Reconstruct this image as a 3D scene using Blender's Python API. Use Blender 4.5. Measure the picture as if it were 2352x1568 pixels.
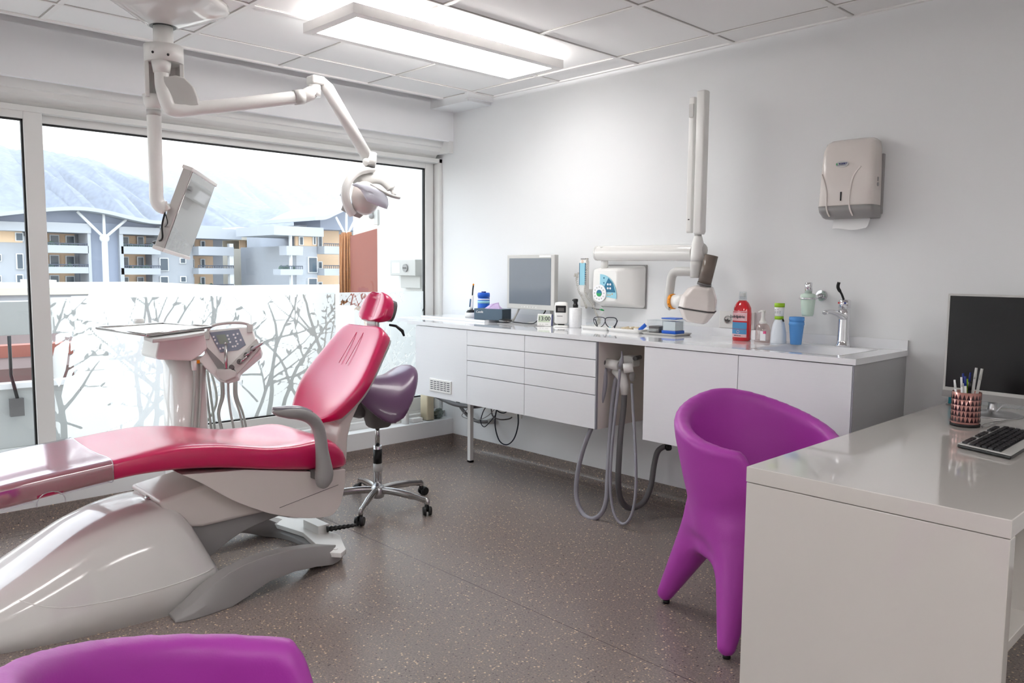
import bpy, math, random
import numpy as np
from mathutils import Vector, Matrix
random.seed(7)
D = bpy.data
for o in list(D.objects): D.objects.remove(o, do_unlink=True)
sc = bpy.context.scene
COL = sc.collection
R = math.radians
def srgb(c):
    return tuple((v/255/12.92) if v/255 <= .04045 else ((v/255+.055)/1.055)**2.4 for v in c)
# ------------------------------------------------------------------ camera
CAM = np.array([4.5116, -3.7362, 1.3273]); YAW, PIT, ROL, FPX = .8047, -.0912, .0081, 1816.5
_d = np.array([-math.sin(YAW)*math.cos(PIT), math.cos(YAW)*math.cos(PIT), math.sin(PIT)])
_r = np.cross(_d, [0, 0, 1]); _r /= np.linalg.norm(_r); _u = np.cross(_r, _d)
_r, _u = _r*math.cos(ROL)+_u*math.sin(ROL), -_r*math.sin(ROL)+_u*math.cos(ROL)
cd = D.cameras.new('camera'); cam = D.objects.new('camera', cd); COL.objects.link(cam)
cam.matrix_world = Matrix(((_r[0], _u[0], -_d[0], CAM[0]), (_r[1], _u[1], -_d[1], CAM[1]), (_r[2], _u[2], -_d[2], CAM[2]), (0, 0, 0, 1)))
cd.sensor_width = 36; cd.lens = FPX/2352*36; cd.clip_start = .05; cd.clip_end = 6000
sc.camera = cam
def at(px, py, ax, val):
    """surveyed photo coordinate -> the point of a known real plane (x, y or z = val)"""
    v = _d + _r*(px-1176)/FPX - _u*(py-784)/FPX
    i = 'xyz'.index(ax); t = (val-CAM[i])/v[i]
    return Vector(CAM+v*t)
# ------------------------------------------------------------------ colour management, world, sun
sc.view_settings.view_transform = 'Standard'; sc.view_settings.look = 'None'
sc.view_settings.exposure = 0.66; sc.view_settings.gamma = 1.0; sc.view_settings.use_curve_mapping = False
w = D.worlds.new('sky'); sc.world = w; w.use_nodes = True
nt = w.node_tree; nt.nodes.clear()
wo = nt.nodes.new('ShaderNodeOutputWorld'); wb = nt.nodes.new('ShaderNodeBackground')
tc = nt.nodes.new('ShaderNodeTexCoord'); sx = nt.nodes.new('ShaderNodeSeparateXYZ'); rp = nt.nodes.new('ShaderNodeValToRGB')
nt.links.new(tc.outputs['Generated'], sx.inputs[0]); nt.links.new(sx.outputs['Z'], rp.inputs[0])
e = rp.color_ramp.elements
e[0].position = 0.0; e[0].color = (1, 1, 1, 1); e[1].position = .55; e[1].color = (.78, .88, 1, 1)
k_ = rp.color_ramp.elements.new(.12); k_.color = (.97, .985, 1, 1)
nt.links.new(rp.outputs[0], wb.inputs[0]); wb.inputs[1].default_value = 2.35
nt.links.new(wb.outputs[0], wo.inputs[0])
sd = D.lights.new('sun', 'SUN'); sun = D.objects.new('sun', sd); COL.objects.link(sun)
sd.energy = 1.4; sd.angle = .10; sd.color = (1, .93, .86)
sun.rotation_euler = Vector((1, -.85, -.98)).to_track_quat('-Z', 'Y').to_euler(); sun.location = (-6, 4, 8)
# ceiling light panels: one in view, the others added unseen as even fill
PANELS = [((1.07, 1.50), (-1.80, -.465)), ((2.3, 2.73), (-5.4, -4.05)), ((4.7, 5.13), (-5.4, -4.05)), ((5.2, 5.63), (-3.2, -1.85))]
LAMP_DOWN, LAMP_FILL, LAMP_UP = 8.5, 10.5, 90.0      # radiance of the luminaires' diffusers
# ------------------------------------------------------------------ materials
def mat(name, col, rough=.5, metal=0, coat=0, trans=0, alpha=1, ior=1.45, emit=0, spec=.5, bump=None, noise=None):
    m = D.materials.new(name); m.use_nodes = True
    n = m.node_tree; b = n.nodes['Principled BSDF']
    c = srgb(col) if max(col) > 1.001 else col
    b.inputs['Base Color'].default_value = (*c, 1); b.inputs['Roughness'].default_value = rough
    b.inputs['Metallic'].default_value = metal; b.inputs['Coat Weight'].default_value = coat; b.inputs['Coat Roughness'].default_value = .04
    b.inputs['Transmission Weight'].default_value = trans; b.inputs['IOR'].default_value = ior; b.inputs['Alpha'].default_value = alpha
    b.inputs['Specular IOR Level'].default_value = spec
    if emit: b.inputs['Emission Color'].default_value = (*c, 1); b.inputs['Emission Strength'].default_value = emit
    g = n.nodes.new('ShaderNodeNewGeometry')
    if noise:      # (scale vector, amount): streaks or mottling of the surface's own colour
        sc_, amt = noise
        mp = n.nodes.new('ShaderNodeMapping'); mp.inputs['Scale'].default_value = sc_
        nz = n.nodes.new('ShaderNodeTexNoise'); nz.inputs['Detail'].default_value = 4
        mr = n.nodes.new('ShaderNodeMapRange'); mr.inputs[3].default_value = 1-amt; mr.inputs[4].default_value = 1+amt
        mx = n.nodes.new('ShaderNodeVectorMath'); mx.operation = 'SCALE'; mx.inputs[0].default_value = c
        n.links.new(g.outputs['Position'], mp.inputs[0]); n.links.new(mp.outputs[0], nz.inputs[0]); n.links.new(nz.outputs[0], mr.inputs[0])
        n.links.new(mr.outputs[0], mx.inputs['Scale']); n.links.new(mx.outputs[0], b.inputs['Base Color'])
    if bump:
        nz = n.nodes.new('ShaderNodeTexNoise'); nz.inputs['Scale'].default_value = bump[0]
        bp = n.nodes.new('ShaderNodeBump'); bp.inputs['Strength'].default_value = bump[1]; bp.inputs['Distance'].default_value = .002
        n.links.new(g.outputs['Position'], nz.inputs[0]); n.links.new(nz.outputs[0], bp.inputs['Height']); n.links.new(bp.outputs[0], b.inputs['Normal'])
    return m
M = {}
M['wall'] = mat('wall_paint', (234, 235, 236), .75, bump=(180, .08))
M['ceil'] = mat('ceiling_tile', (243, 242, 241), .9, bump=(90, .1))
M['bar'] = mat('ceiling_grid', (240, 238, 236), .5)
M['gap'] = mat('painted_shadow_line', (186, 182, 178), .9)  # grey strips that paint the shadow line beside the ceiling bars
M['pvc'] = mat('white_window_frame', (228, 228, 226), .35)
M['lintel'] = mat('lintel_paint', (242, 243, 245), .8)
M['rubber'] = mat('black_rubber', (22, 22, 24), .6)
M['lac'] = mat('white_lacquer', (236, 237, 240), .32, noise=((2, 2, 60), .018))
M['edge'] = mat('grey_cabinet_edge', (150, 150, 158), .5)
M['side'] = mat('grey_cabinet_side', (178, 178, 180), .5)
M['recess'] = mat('taupe_cabinet_recess', (228, 221, 214), .6)
M['top'] = mat('white_worktop', (238, 239, 242), .08, coat=.5)
M['desk'] = mat('gloss_white_desk', (216, 211, 206), .1, coat=.8)
M['white'] = mat('white_plastic', (236, 235, 232), .3)
M['gwhite'] = mat('gloss_white_plastic', (222, 220, 217), .12, coat=.6)
M['warm'] = mat('warm_white_plastic', (222, 214, 209), .25, coat=.3)
M['lgrey'] = mat('light_grey_plastic', (196, 195, 192), .35)
M['grey'] = mat('grey_plastic', (150, 148, 147), .35)
M['dgrey'] = mat('dark_grey_plastic', (95, 92, 92), .4)
M['hose'] = mat('grey_hose', (152, 151, 160), .4)
M['hose2'] = mat('dark_grey_hose', (112, 110, 112), .5)
M['hosel'] = mat('pale_hose', (176, 182, 178), .35)
M['black'] = mat('black_plastic', (16, 16, 18), .35)
M['crim'] = mat('crimson_upholstery', (200, 4, 84), .30, coat=.7)
M['crim'].node_tree.nodes['Principled BSDF'].inputs['Coat Roughness'].default_value = .24; M['crim'].node_tree.nodes['Principled BSDF'].inputs['Coat IOR'].default_value = 1.65
M['purp'] = mat('purple_plastic', (176, 66, 172), .42, bump=(260, .12))
M['aub'] = mat('aubergine_upholstery', (98, 66, 98), .3, coat=.3)
M['chrome'] = mat('chrome', (225, 225, 228), .08, metal=1)
M['alu'] = mat('brushed_aluminium', (200, 200, 202), .3, metal=1)
M['steel'] = mat('satin_steel', (185, 183, 182), .22, metal=1)
M['screen'] = mat('dark_screen', (92, 100, 112), .18, coat=.4)
M['bscreen'] = mat('black_screen', (8, 8, 9), .25)
M['glass'] = mat('clear_acrylic', (250, 252, 255), .03, trans=1, ior=1.3)
M['brown'] = mat('smoked_tube', (118, 106, 98), .15, alpha=.88)
M['blue'] = mat('blue_plastic', (20, 92, 200), .35)
M['navy'] = mat('navy_plastic', (20, 40, 120), .35)
M['cyan'] = mat('pale_blue_label', (150, 205, 222), .5)
M['teal'] = mat('teal_panel', (20, 105, 140), .4)
M['green'] = mat('green_plastic', (20, 150, 80), .4)
M['lime'] = mat('lime_plastic', (150, 195, 30), .35)
M['orange'] = mat('orange_plastic', (240, 150, 20), .4)
M['red'] = mat('red_print', (205, 30, 40), .4)
M['pink'] = mat('pink_label', (245, 200, 205), .5)
M['lblue'] = mat('blue_label', (85, 155, 205), .45)
M['white2'] = mat('white_label', (240, 240, 242), .5)
M['boxblue'] = mat('slate_blue_card', (78, 96, 112), .6)
M['paper'] = mat('paper', (243, 243, 243), .8)
M['ink'] = mat('dark_ink', (30, 35, 50), .5)
M['cream'] = mat('cream_bottle', (226, 214, 184), .4)
M['foil'] = mat('crumpled_film', (120, 130, 125), .15, metal=.7)
def glassy(name, col, fac, rough=0.0):
    """thin pane: straight-through transparency mixed with a glossy coat"""
    m = D.materials.new(name); m.use_nodes = True; n = m.node_tree; n.nodes.clear()
    o = n.nodes.new('ShaderNodeOutputMaterial'); t = n.nodes.new('ShaderNodeBsdfTransparent'); g = n.nodes.new('ShaderNodeBsdfGlossy')
    x = n.nodes.new('ShaderNodeMixShader'); f = n.nodes.new('ShaderNodeFresnel'); f.inputs[0].default_value = 1.25
    t.inputs[0].default_value = (*col, 1); g.inputs['Roughness'].default_value = rough
    n.links.new(f.outputs[0], x.inputs[0]) if fac is None else setattr(x.inputs[0], 'default_value', fac)
    n.links.new(t.outputs[0], x.inputs[1]); n.links.new(g.outputs[0], x.inputs[2]); n.links.new(x.outputs[0], o.inputs[0])
    return m
M['pane'] = glassy('window_glass', (.97, .985, .98), .03)
M['acryl'] = glassy('clear_plastic', (.93, .95, .96), .10)
M['liquid'] = glassy('tinted_clear_plastic', (.90, .84, .82), .08)
M['redliq'] = mat('red_liquid', (215, 22, 38), .1, coat=1)
M['cover'] = glassy('clear_vinyl', (.88, .86, .92), .42, .12)
M['bluecup'] = mat('blue_cup', (96, 165, 236), .25, alpha=.82)
M['mint'] = mat('frosted_mint_glass', (205, 225, 212), .4)
M['lampe'] = mat('lamp_diffuser', (1, .98, .962), .5, emit=LAMP_DOWN)
M['lampfill'] = mat('added_fill_diffuser', (1, .98, .962), .5, emit=LAMP_FILL)  # glow of the added fill panels out of view
M['lampu'] = mat('lamp_uplight', (1, .98, .962), .5, emit=LAMP_UP)
# vinyl floor with tan chips and a welded seam
def floor_mat():
    m = mat('speckled_vinyl', (112, 101, 96), .22, spec=.45); n = m.node_tree; b = n.nodes['Principled BSDF']
    g = n.nodes.new('ShaderNodeNewGeometry')
    def chips(scale, dens, size):
        v = n.nodes.new('ShaderNodeTexVoronoi'); v.inputs['Scale'].default_value = scale
        n.links.new(g.outputs['Position'], v.inputs['Vector'])
        s = n.nodes.new('ShaderNodeSeparateColor'); n.links.new(v.outputs['Color'], s.inputs[0])
        a = n.nodes.new('ShaderNodeMath'); a.operation = 'LESS_THAN'; a.inputs[1].default_value = dens; n.links.new(s.outputs[0], a.inputs[0])
        c = n.nodes.new('ShaderNodeMath'); c.operation = 'LESS_THAN'; c.inputs[1].default_value = size; n.links.new(v.outputs['Distance'], c.inputs[0])
        d = n.nodes.new('ShaderNodeMath'); d.operation = 'MULTIPLY'; n.links.new(a.outputs[0], d.inputs[0]); n.links.new(c.outputs[0], d.inputs[1])
        return d
    base = n.nodes.new('ShaderNodeTexNoise'); base.inputs['Scale'].default_value = 130; base.inputs['Detail'].default_value = 6
    n.links.new(g.outputs['Position'], base.inputs[0])
    r = n.nodes.new('ShaderNodeValToRGB'); r.color_ramp.elements[0].position = .35; r.color_ramp.elements[1].position = .65
    r.color_ramp.elements[0].color = (*srgb((122, 112, 107)), 1); r.color_ramp.elements[1].color = (*srgb((146, 134, 128)), 1)
    n.links.new(base.outputs[0], r.inputs[0]); last = r.outputs[0]
    for sc_, de, si, co in ((95, .10, .36, (214, 190, 158)), (170, .12, .34, (190, 166, 138)), (120, .05, .4, (92, 84, 82))):
        mx = n.nodes.new('ShaderNodeMixRGB'); mx.inputs[2].default_value = (*srgb(co), 1)
        n.links.new(chips(sc_, de, si).outputs[0], mx.inputs[0]); n.links.new(last, mx.inputs[1]); last = mx.outputs[0]
    s = n.nodes.new('ShaderNodeSeparateXYZ'); n.links.new(g.outputs['Position'], s.inputs[0])
    a = n.nodes.new('ShaderNodeMath'); a.operation = 'ADD'; a.inputs[1].default_value = 1.605; n.links.new(s.outputs['Y'], a.inputs[0])
    c = n.nodes.new('ShaderNodeMath'); c.operation = 'ABSOLUTE'; n.links.new(a.outputs[0], c.inputs[0])
    l = n.nodes.new('ShaderNodeMath'); l.operation = 'LESS_THAN'; l.inputs[1].default_value = .0016; n.links.new(c.outputs[0], l.inputs[0])
    mx = n.nodes.new('ShaderNodeMixRGB'); mx.inputs[2].default_value = (*srgb((78, 70, 68)), 1)
    n.links.new(l.outputs[0], mx.inputs[0]); n.links.new(last, mx.inputs[1]); n.links.new(mx.outputs[0], b.inputs['Base Color'])
    nz = n.nodes.new('ShaderNodeTexNoise'); nz.inputs['Scale'].default_value = 300
    bp = n.nodes.new('ShaderNodeBump'); bp.inputs['Strength'].default_value = .15; bp.inputs['Distance'].default_value = .002
    n.links.new(g.outputs['Position'], nz.inputs[0]); n.links.new(nz.outputs[0], bp.inputs['Height']); n.links.new(bp.outputs[0], b.inputs['Normal'])
    return m
M['floor'] = floor_mat()
# ------------------------------------------------------------------ mesh helpers
def cr(pts, k=6, closed=False):
    """smooth curve through points"""
    P = [Vector(p) for p in pts]; out = []; n = len(P)
    rng = range(n if closed else n-1)
    for i in rng:
        p0 = P[(i-1) % n] if (closed or i > 0) else P[0]; p1 = P[i]; p2 = P[(i+1) % n]; p3 = P[(i+2) % n] if (closed or i+2 < n) else P[-1]
        for j in range(k):
            t = j/k
            out.append(.5*((2*p1)+(-p0+p2)*t+(2*p0-5*p1+4*p2-p3)*t*t+(-p0+3*p1-3*p2+p3)*t**3))
    if not closed: out.append(P[-1])
    return out
class MB:
    def __init__(s): s.v = []; s.f = []; s.sm = []; s.mi = []; s.cm = 0; s.X = None
    def add(s, vs, fs, smooth=False):
        n = len(s.v)
        for v in vs:
            v = Vector(v); s.v.append(s.X @ v if s.X is not None else v)
        for f in fs: s.f.append(tuple(n+i for i in f)); s.sm.append(smooth); s.mi.append(s.cm)
        return s
    def box(s, x0, x1, y0, y1, z0, z1):
        x0, x1 = sorted((x0, x1)); y0, y1 = sorted((y0, y1)); z0, z1 = sorted((z0, z1))
        return s.add([(x0, y0, z0), (x1, y0, z0), (x1, y1, z0), (x0, y1, z0), (x0, y0, z1), (x1, y0, z1), (x1, y1, z1), (x0, y1, z1)],
                     [(0, 3, 2, 1), (4, 5, 6, 7), (0, 1, 5, 4), (1, 2, 6, 5), (2, 3, 7, 6), (3, 0, 4, 7)])
    def prism(s, poly, off, smooth=False):
        n = len(poly); off = Vector(off); P = [Vector(p) for p in poly]
        s.add(P+[p+off for p in P], [tuple(range(n))[::-1], tuple(range(n, 2*n))])
        k = len(s.v)-2*n
        for i in range(n):
            s.f.append((k+i, k+(i+1) % n, k+n+(i+1) % n, k+n+i)); s.sm.append(smooth); s.mi.append(s.cm)
        return s
    def loft(s, rings, cap=True, smooth=True, closed=False):
        n = len(rings[0]); m = len(rings); vs = [p for r in rings for p in r]; fs = []
        for i in range(m if closed else m-1):
            for j in range(n):
                a = i*n+j; b = i*n+(j+1) % n; c = ((i+1) % m)*n+(j+1) % n; d = ((i+1) % m)*n+j
                fs.append((a, b, c, d))
        s.add(vs, fs, smooth)
        if cap and not closed:
            k = len(s.v)-len(vs)
            s.f.append(tuple(k+j for j in range(n))[::-1]); s.sm.append(False); s.mi.append(s.cm)
            s.f.append(tuple(k+(m-1)*n+j for j in range(n))); s.sm.append(False); s.mi.append(s.cm)
        return s
    def tube(s, pts, r, n=12, cap=True, closed=False, sq=None):
        P = [Vector(p) for p in pts]; m = len(P); rs = r if isinstance(r, (list, tuple)) else [r]*m
        rings = []; N = None
        for i in range(m):
            a = P[(i-1) % m] if closed or i > 0 else P[0]; b = P[(i+1) % m] if closed or i < m-1 else P[-1]
            t = (b-a); t = t.normalized() if t.length > 1e-9 else Vector((0, 0, 1))
            if N is None:
                N = Vector((0, 0, 1)) if abs(t.z) < .9 else Vector((1, 0, 0))
            N = (N-t*N.dot(t)).normalized(); B = t.cross(N)
            q = sq or (1, 1)
            rings.append([P[i]+(N*math.cos(2*math.pi*j/n)*q[0]+B*math.sin(2*math.pi*j/n)*q[1])*rs[i] for j in range(n)])
        return s.loft(rings, cap, True, closed)
    def cyl(s, a, b, r, r2=None, n=24): return s.tube([a, b], [r, r2 if r2 is not None else r], n)
    def lathe(s, prof, c=(0, 0, 0), n=28, axis=None):
        """prof: list of (radius, height)"""
        c = Vector(c); ax = Vector(axis).normalized() if axis else Vector((0, 0, 1))
        q = Vector((0, 0, 1)).rotation_difference(ax)
        rings = [[c+q @ Vector((max(rr, 1e-4)*math.cos(2*math.pi*j/n), max(rr, 1e-4)*math.sin(2*math.pi*j/n), z)) for j in range(n)] for rr, z in prof]
        return s.loft(rings, True, True)
    def ball(s, c, rx, ry=None, rz=None, n=16):
        ry = ry or rx; rz = rz or rx; c = Vector(c)
        rings = [[c+Vector((rx*math.sin(a)*math.cos(2*math.pi*j/n), ry*math.sin(a)*math.sin(2*math.pi*j/n), -rz*math.cos(a))) for j in range(n)]
                 for a in [max(.02, min(math.pi-.02, math.pi*i/(n//2))) for i in range(n//2+1)]]
        return s.loft(rings)
    def obj(s, name, mats, parent=None, origin=None, bevel=0, seg=2, subsurf=0, auto=None):
        me = D.meshes.new(name); o = D.objects.new(name, me); COL.objects.link(o)
        if origin is None:
            if parent is not None: origin = Vector((0, 0, 0))
            else:
                xs = [v.x for v in s.v]; ys = [v.y for v in s.v]; zs = [v.z for v in s.v]
                origin = Vector(((min(xs)+max(xs))/2, (min(ys)+max(ys))/2, min(zs)))
        origin = Vector(origin)
        base = WLOC(parent) if parent is not None else Vector((0, 0, 0))
        if parent is not None: origin = base
        me.from_pydata([tuple(v-origin) for v in s.v], [], s.f)
        for i, p in enumerate(me.polygons): p.use_smooth = s.sm[i]; p.material_index = s.mi[i]
        for m_ in (mats if isinstance(mats, (list, tuple)) else [mats]): me.materials.append(m_ if not isinstance(m_, str) else M[m_])
        me.update()
        if parent is not None: o.parent = parent
        else: o.location = origin
        o['_w'] = list(origin)
        if bevel:
            b = o.modifiers.new('bevel', 'BEVEL'); b.width = bevel; b.segments = seg; b.limit_method = 'ANGLE'; b.angle_limit = R(35); b.harden_normals = False
            if not subsurf:
                for p in me.polygons: p.use_smooth = True
                wn = o.modifiers.new('normals', 'WEIGHTED_NORMAL'); wn.keep_sharp = True
        if subsurf:
            u = o.modifiers.new('subdivision', 'SUBSURF'); u.levels = u.render_levels = subsurf
        return o
def WLOC(o): return Vector(o['_w'])
def thing(name, label, cat, loc, group=None):
    o = D.objects.new(name, None); COL.objects.link(o); o.location = loc; o.empty_display_size = .1
    o['_w'] = list(loc); return tag(o, label, cat, group)
def tag(o, label, cat, group=None, kind=None):
    o['label'] = label; o['category'] = cat
    if group: o['group'] = group
    if kind: o['kind'] = kind
    return o
def struct(o): o['kind'] = 'structure'; return o
def label(o, t): o['label'] = t; return o
def kids(o): return [c for c in D.objects if c.parent == o]
def copy_tree(o, parent=None):
    c = o.copy(); COL.objects.link(c)
    if parent is not None: c.parent = parent
    for ch in kids(o): copy_tree(ch, c)
    return c
def text(s_, size, P, right, up, m, parent, name='lettering', depth=.0006, align='CENTER', bold=0.0):
    cu = D.curves.new('t', 'FONT'); cu.body = s_; cu.size = size; cu.extrude = depth; cu.align_x = align; cu.align_y = 'CENTER'; cu.offset = bold
    t = D.objects.new('t', cu); COL.objects.link(t); bpy.context.view_layer.update()
    me = D.meshes.new_from_object(t); D.objects.remove(t)
    r_ = Vector(right).normalized(); u_ = Vector(up).normalized(); n_ = r_.cross(u_); P = Vector(P)
    b = MB(); b.add([P+r_*v.co.x+u_*v.co.y+n_*(v.co.z+depth) for v in me.vertices], [tuple(p.vertices) for p in me.polygons])
    D.meshes.remove(me)
    return b.obj(name, m, parent)
# smooth solids from distance fields (surface nets)
def sdf_mesh(f, lo, hi, h):
    ax = [np.arange(lo[i], hi[i]+h, h) for i in range(3)]
    X, Y, Z = np.meshgrid(*ax, indexing='ij'); F = f(X, Y, Z)
    S = F < 0; n = np.array(F.shape)
    acc = np.zeros((*(n-1), 3)); cnt = np.zeros(n-1)
    G = np.stack([X, Y, Z], -1)
    faces = []; edges = []
    for a in range(3):
        s0 = [slice(None)]*3; s1 = [slice(None)]*3; s0[a] = slice(0, -1); s1[a] = slice(1, None); s0 = tuple(s0); s1 = tuple(s1)
        c = S[s0] != S[s1]; idx = np.argwhere(c)
        f0 = F[s0][c]; f1 = F[s1][c]; t = (f0/(f0-f1))[:, None]; P = G[s0][c]*(1-t)+G[s1][c]*t
        b, d = [i for i in range(3) if i != a]
        for ob in (0, -1):
            for od in (0, -1):
                J = idx.copy(); J[:, b] += ob; J[:, d] += od
                ok = ((J >= 0) & (J < n-1)).all(1); J = J[ok]
                np.add.at(acc, tuple(J.T), P[ok]); np.add.at(cnt, tuple(J.T), 1)
        edges.append((a, b, d, idx, S[s0][c]))
    act = cnt > 0; ids = -np.ones(n-1, int); ids[act] = np.arange(act.sum()); V = acc[act]/cnt[act][:, None]
    for a, b, d, idx, ins in edges:
        ok = (idx[:, b] > 0) & (idx[:, d] > 0) & (idx[:, b] < n[b]-1) & (idx[:, d] < n[d]-1); idx = idx[ok]; ins = ins[ok]
        q = []
        for ob, od in ((0, 0), (-1, 0), (-1, -1), (0, -1)):
            J = idx.copy(); J[:, b] += ob; J[:, d] += od; q.append(ids[tuple(J.T)])
        q = np.stack(q, 1); flip = ins if a != 1 else ~ins
        q[~flip] = q[~flip][:, ::-1]; faces.append(q[:, ::-1])
    Fc = np.concatenate(faces)
    return V, Fc.tolist()
def smin(a, b, k):
    h = np.clip(.5+.5*(b-a)/k, 0, 1); return b*(1-h)+a*h-k*h*(1-h)
def smax(a, b, k): return -smin(-a, -b, k)
def cap(X, Y, Z, a, b, r1, r2):
    a = np.array(a, float); b = np.array(b, float); d = b-a; L = d@d
    t = np.clip(((X-a[0])*d[0]+(Y-a[1])*d[1]+(Z-a[2])*d[2])/L, 0, 1)
    return np.sqrt((X-a[0]-d[0]*t)**2+(Y-a[1]-d[1]*t)**2+(Z-a[2]-d[2]*t)**2)-(r1+(r2-r1)*t)
# ================================================================== the room
XR, YF, H = 6.6, -6.2, 2.5
GX = -.22                      # plane of the window glass
struct(MB().box(0, XR, YF, 0, -.12, 0).obj('floor', 'floor'))
struct(MB().box(-.3, XR+.1, 0, .1, -.12, 2.75).obj('wall_right', 'wall'))
struct(MB().box(XR, XR+.1, YF-.1, 0, -.12, 2.75).obj('wall_back', 'wall'))
struct(MB().box(-.3, XR+.1, YF-.1, YF, -.12, 2.75).obj('wall_left', 'wall'))
# window wall: low wall, ledge, lintel, shutter box
struct(MB().box(-.3, 0, YF, 0, -.12, .215).obj('wall_window', 'wall', bevel=.003))
b = MB(); b.box(-.3, 0, YF, 0, 2.245, 2.75); b.box(-.012, .004, YF, -.045, 2.238, 2.25)
b.cm = 1; b.prism([(-.06, YF, 2.245), (-.075, YF, 2.205), (-.09, YF, 2.20), (-.10, YF, 2.175), (-.14, YF, 2.150), (-.17, YF, 2.115), (-.26, YF, 2.115), (-.26, YF, 2.245)], (0, -.045-YF, 0))
b.box(-.26, -.002, -.045, 0, 2.160, 2.245)
struct(b.obj('trim_1', ['lintel', 'pvc']))
struct(MB().box(-.3, XR+.1, YF-.1, .1, 2.75, 2.85).obj('trim_5', 'lintel'))
# ceiling tiles in their grid
EX = .13
struct(MB().box(EX, XR, YF, 0, 2.5, 2.56).obj('ceiling', 'ceil'))
b = MB(); gx = [.435+.61*k for k in range(11)]; gy = [-.20-.615*k for k in range(10)]
for x in gx:
    b.cm = 0; b.box(x-.012, x+.012, YF, 0, 2.494, 2.5); b.cm = 1; b.box(x+.012, x+.017, YF, 0, 2.4975, 2.5)
for y in gy:
    b.cm = 0; b.box(EX, XR, y-.012, y+.012, 2.4945, 2.5); b.cm = 1; b.box(EX, XR, y-.017, y-.012, 2.4975, 2.5)
b.cm = 0; b.box(EX-.004, EX+.02, YF, 0, 2.49, 2.56); b.box(EX, XR, -.02, 0, 2.492, 2.5)
struct(b.obj('trim_2', ['bar', 'gap']))
b = MB(); b.box(0.0, .40, -.21, 0, 2.445, 2.56)
b.box(.40, .425, -.235, 0, 2.46, 2.494)
struct(b.obj('trim_3', 'wall'))
# coved vinyl skirting
def cove(name, horiz):
    prof = [(0, .1)]+[(.004, .098), (.006, .055)]+[(.006+.045*(1-math.cos(a)), .055-.05*math.sin(a)) for a in [math.pi/2*i/8 for i in range(1, 9)]]+[(.10, .0015), (.10, 0), (0, 0)]
    if horiz: P = [Vector((0, -d, z)) for d, z in prof]; off = (XR, 0, 0)
    else: P = [Vector((d, YF, z)) for d, z in prof]; off = (0, -YF, 0)
    b = MB(); b.prism(P if horiz else P, off, smooth=False); return struct(b.obj(name, 'floor'))
cove('baseboard_right', True); cove('baseboard_window', False)
# ------------------------------------------------------------------ the sliding window
W = bpy.data.objects
b = MB(); z0, z1 = .215, 2.13
b.box(-.26, -.13, -.028, 0, z0, z1); b.box(-.26, -.13, YF, 0, 2.10, 2.13); b.box(-.26, -.10, YF, 0, z0, .262)
b.box(-.15, -.143, YF, -.028, .262, .276); b.cm = 1; b.box(-.258, -.2, -.034, -.028, .262, 2.10)
frame1 = struct(b.obj('window_1', ['pvc', 'rubber'], bevel=.002))
def sash(name, ya, yb, xo, zb, zt, st):
    b = MB(); x0, x1 = xo-.025, xo+.025
    b.box(x0, x1, ya, ya+st, zb, zt); b.box(x0, x1, yb-st, yb, zb, zt); b.box(x0, x1, ya+st, yb-st, zb, zb+.105 if xo < -.19 else zb+.085); b.box(x0, x1, ya+st, yb-st, zt-.055, zt)
    zl = zb+(.105 if xo < -.19 else .085)
    f = struct(b.obj(name, 'pvc', bevel=.003))
    b = MB(); g = .009
    b.box(xo-.008, xo+.012, ya+st, ya+st+g, zl, zt-.055); b.box(xo-.008, xo+.012, yb-st-g, yb-st, zl, zt-.055)
    b.box(xo-.008, xo+.012, ya+st, yb-st, zl, zl+g); b.box(xo-.008, xo+.012, ya+st, yb-st, zt-.055-g, zt-.055)
    b.obj('gasket', 'rubber', f)
    MB().box(xo-.003, xo+.001, ya+st, yb-st, zl, zt-.055).obj('pane', 'pane', f)
    return f
s1 = sash('window_2', -2.675, -.036, -.215, .262, 2.115, .070)
s2 = sash('window_3', -5.2, -2.612, -.160, .262, 2.118, .085)
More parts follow.
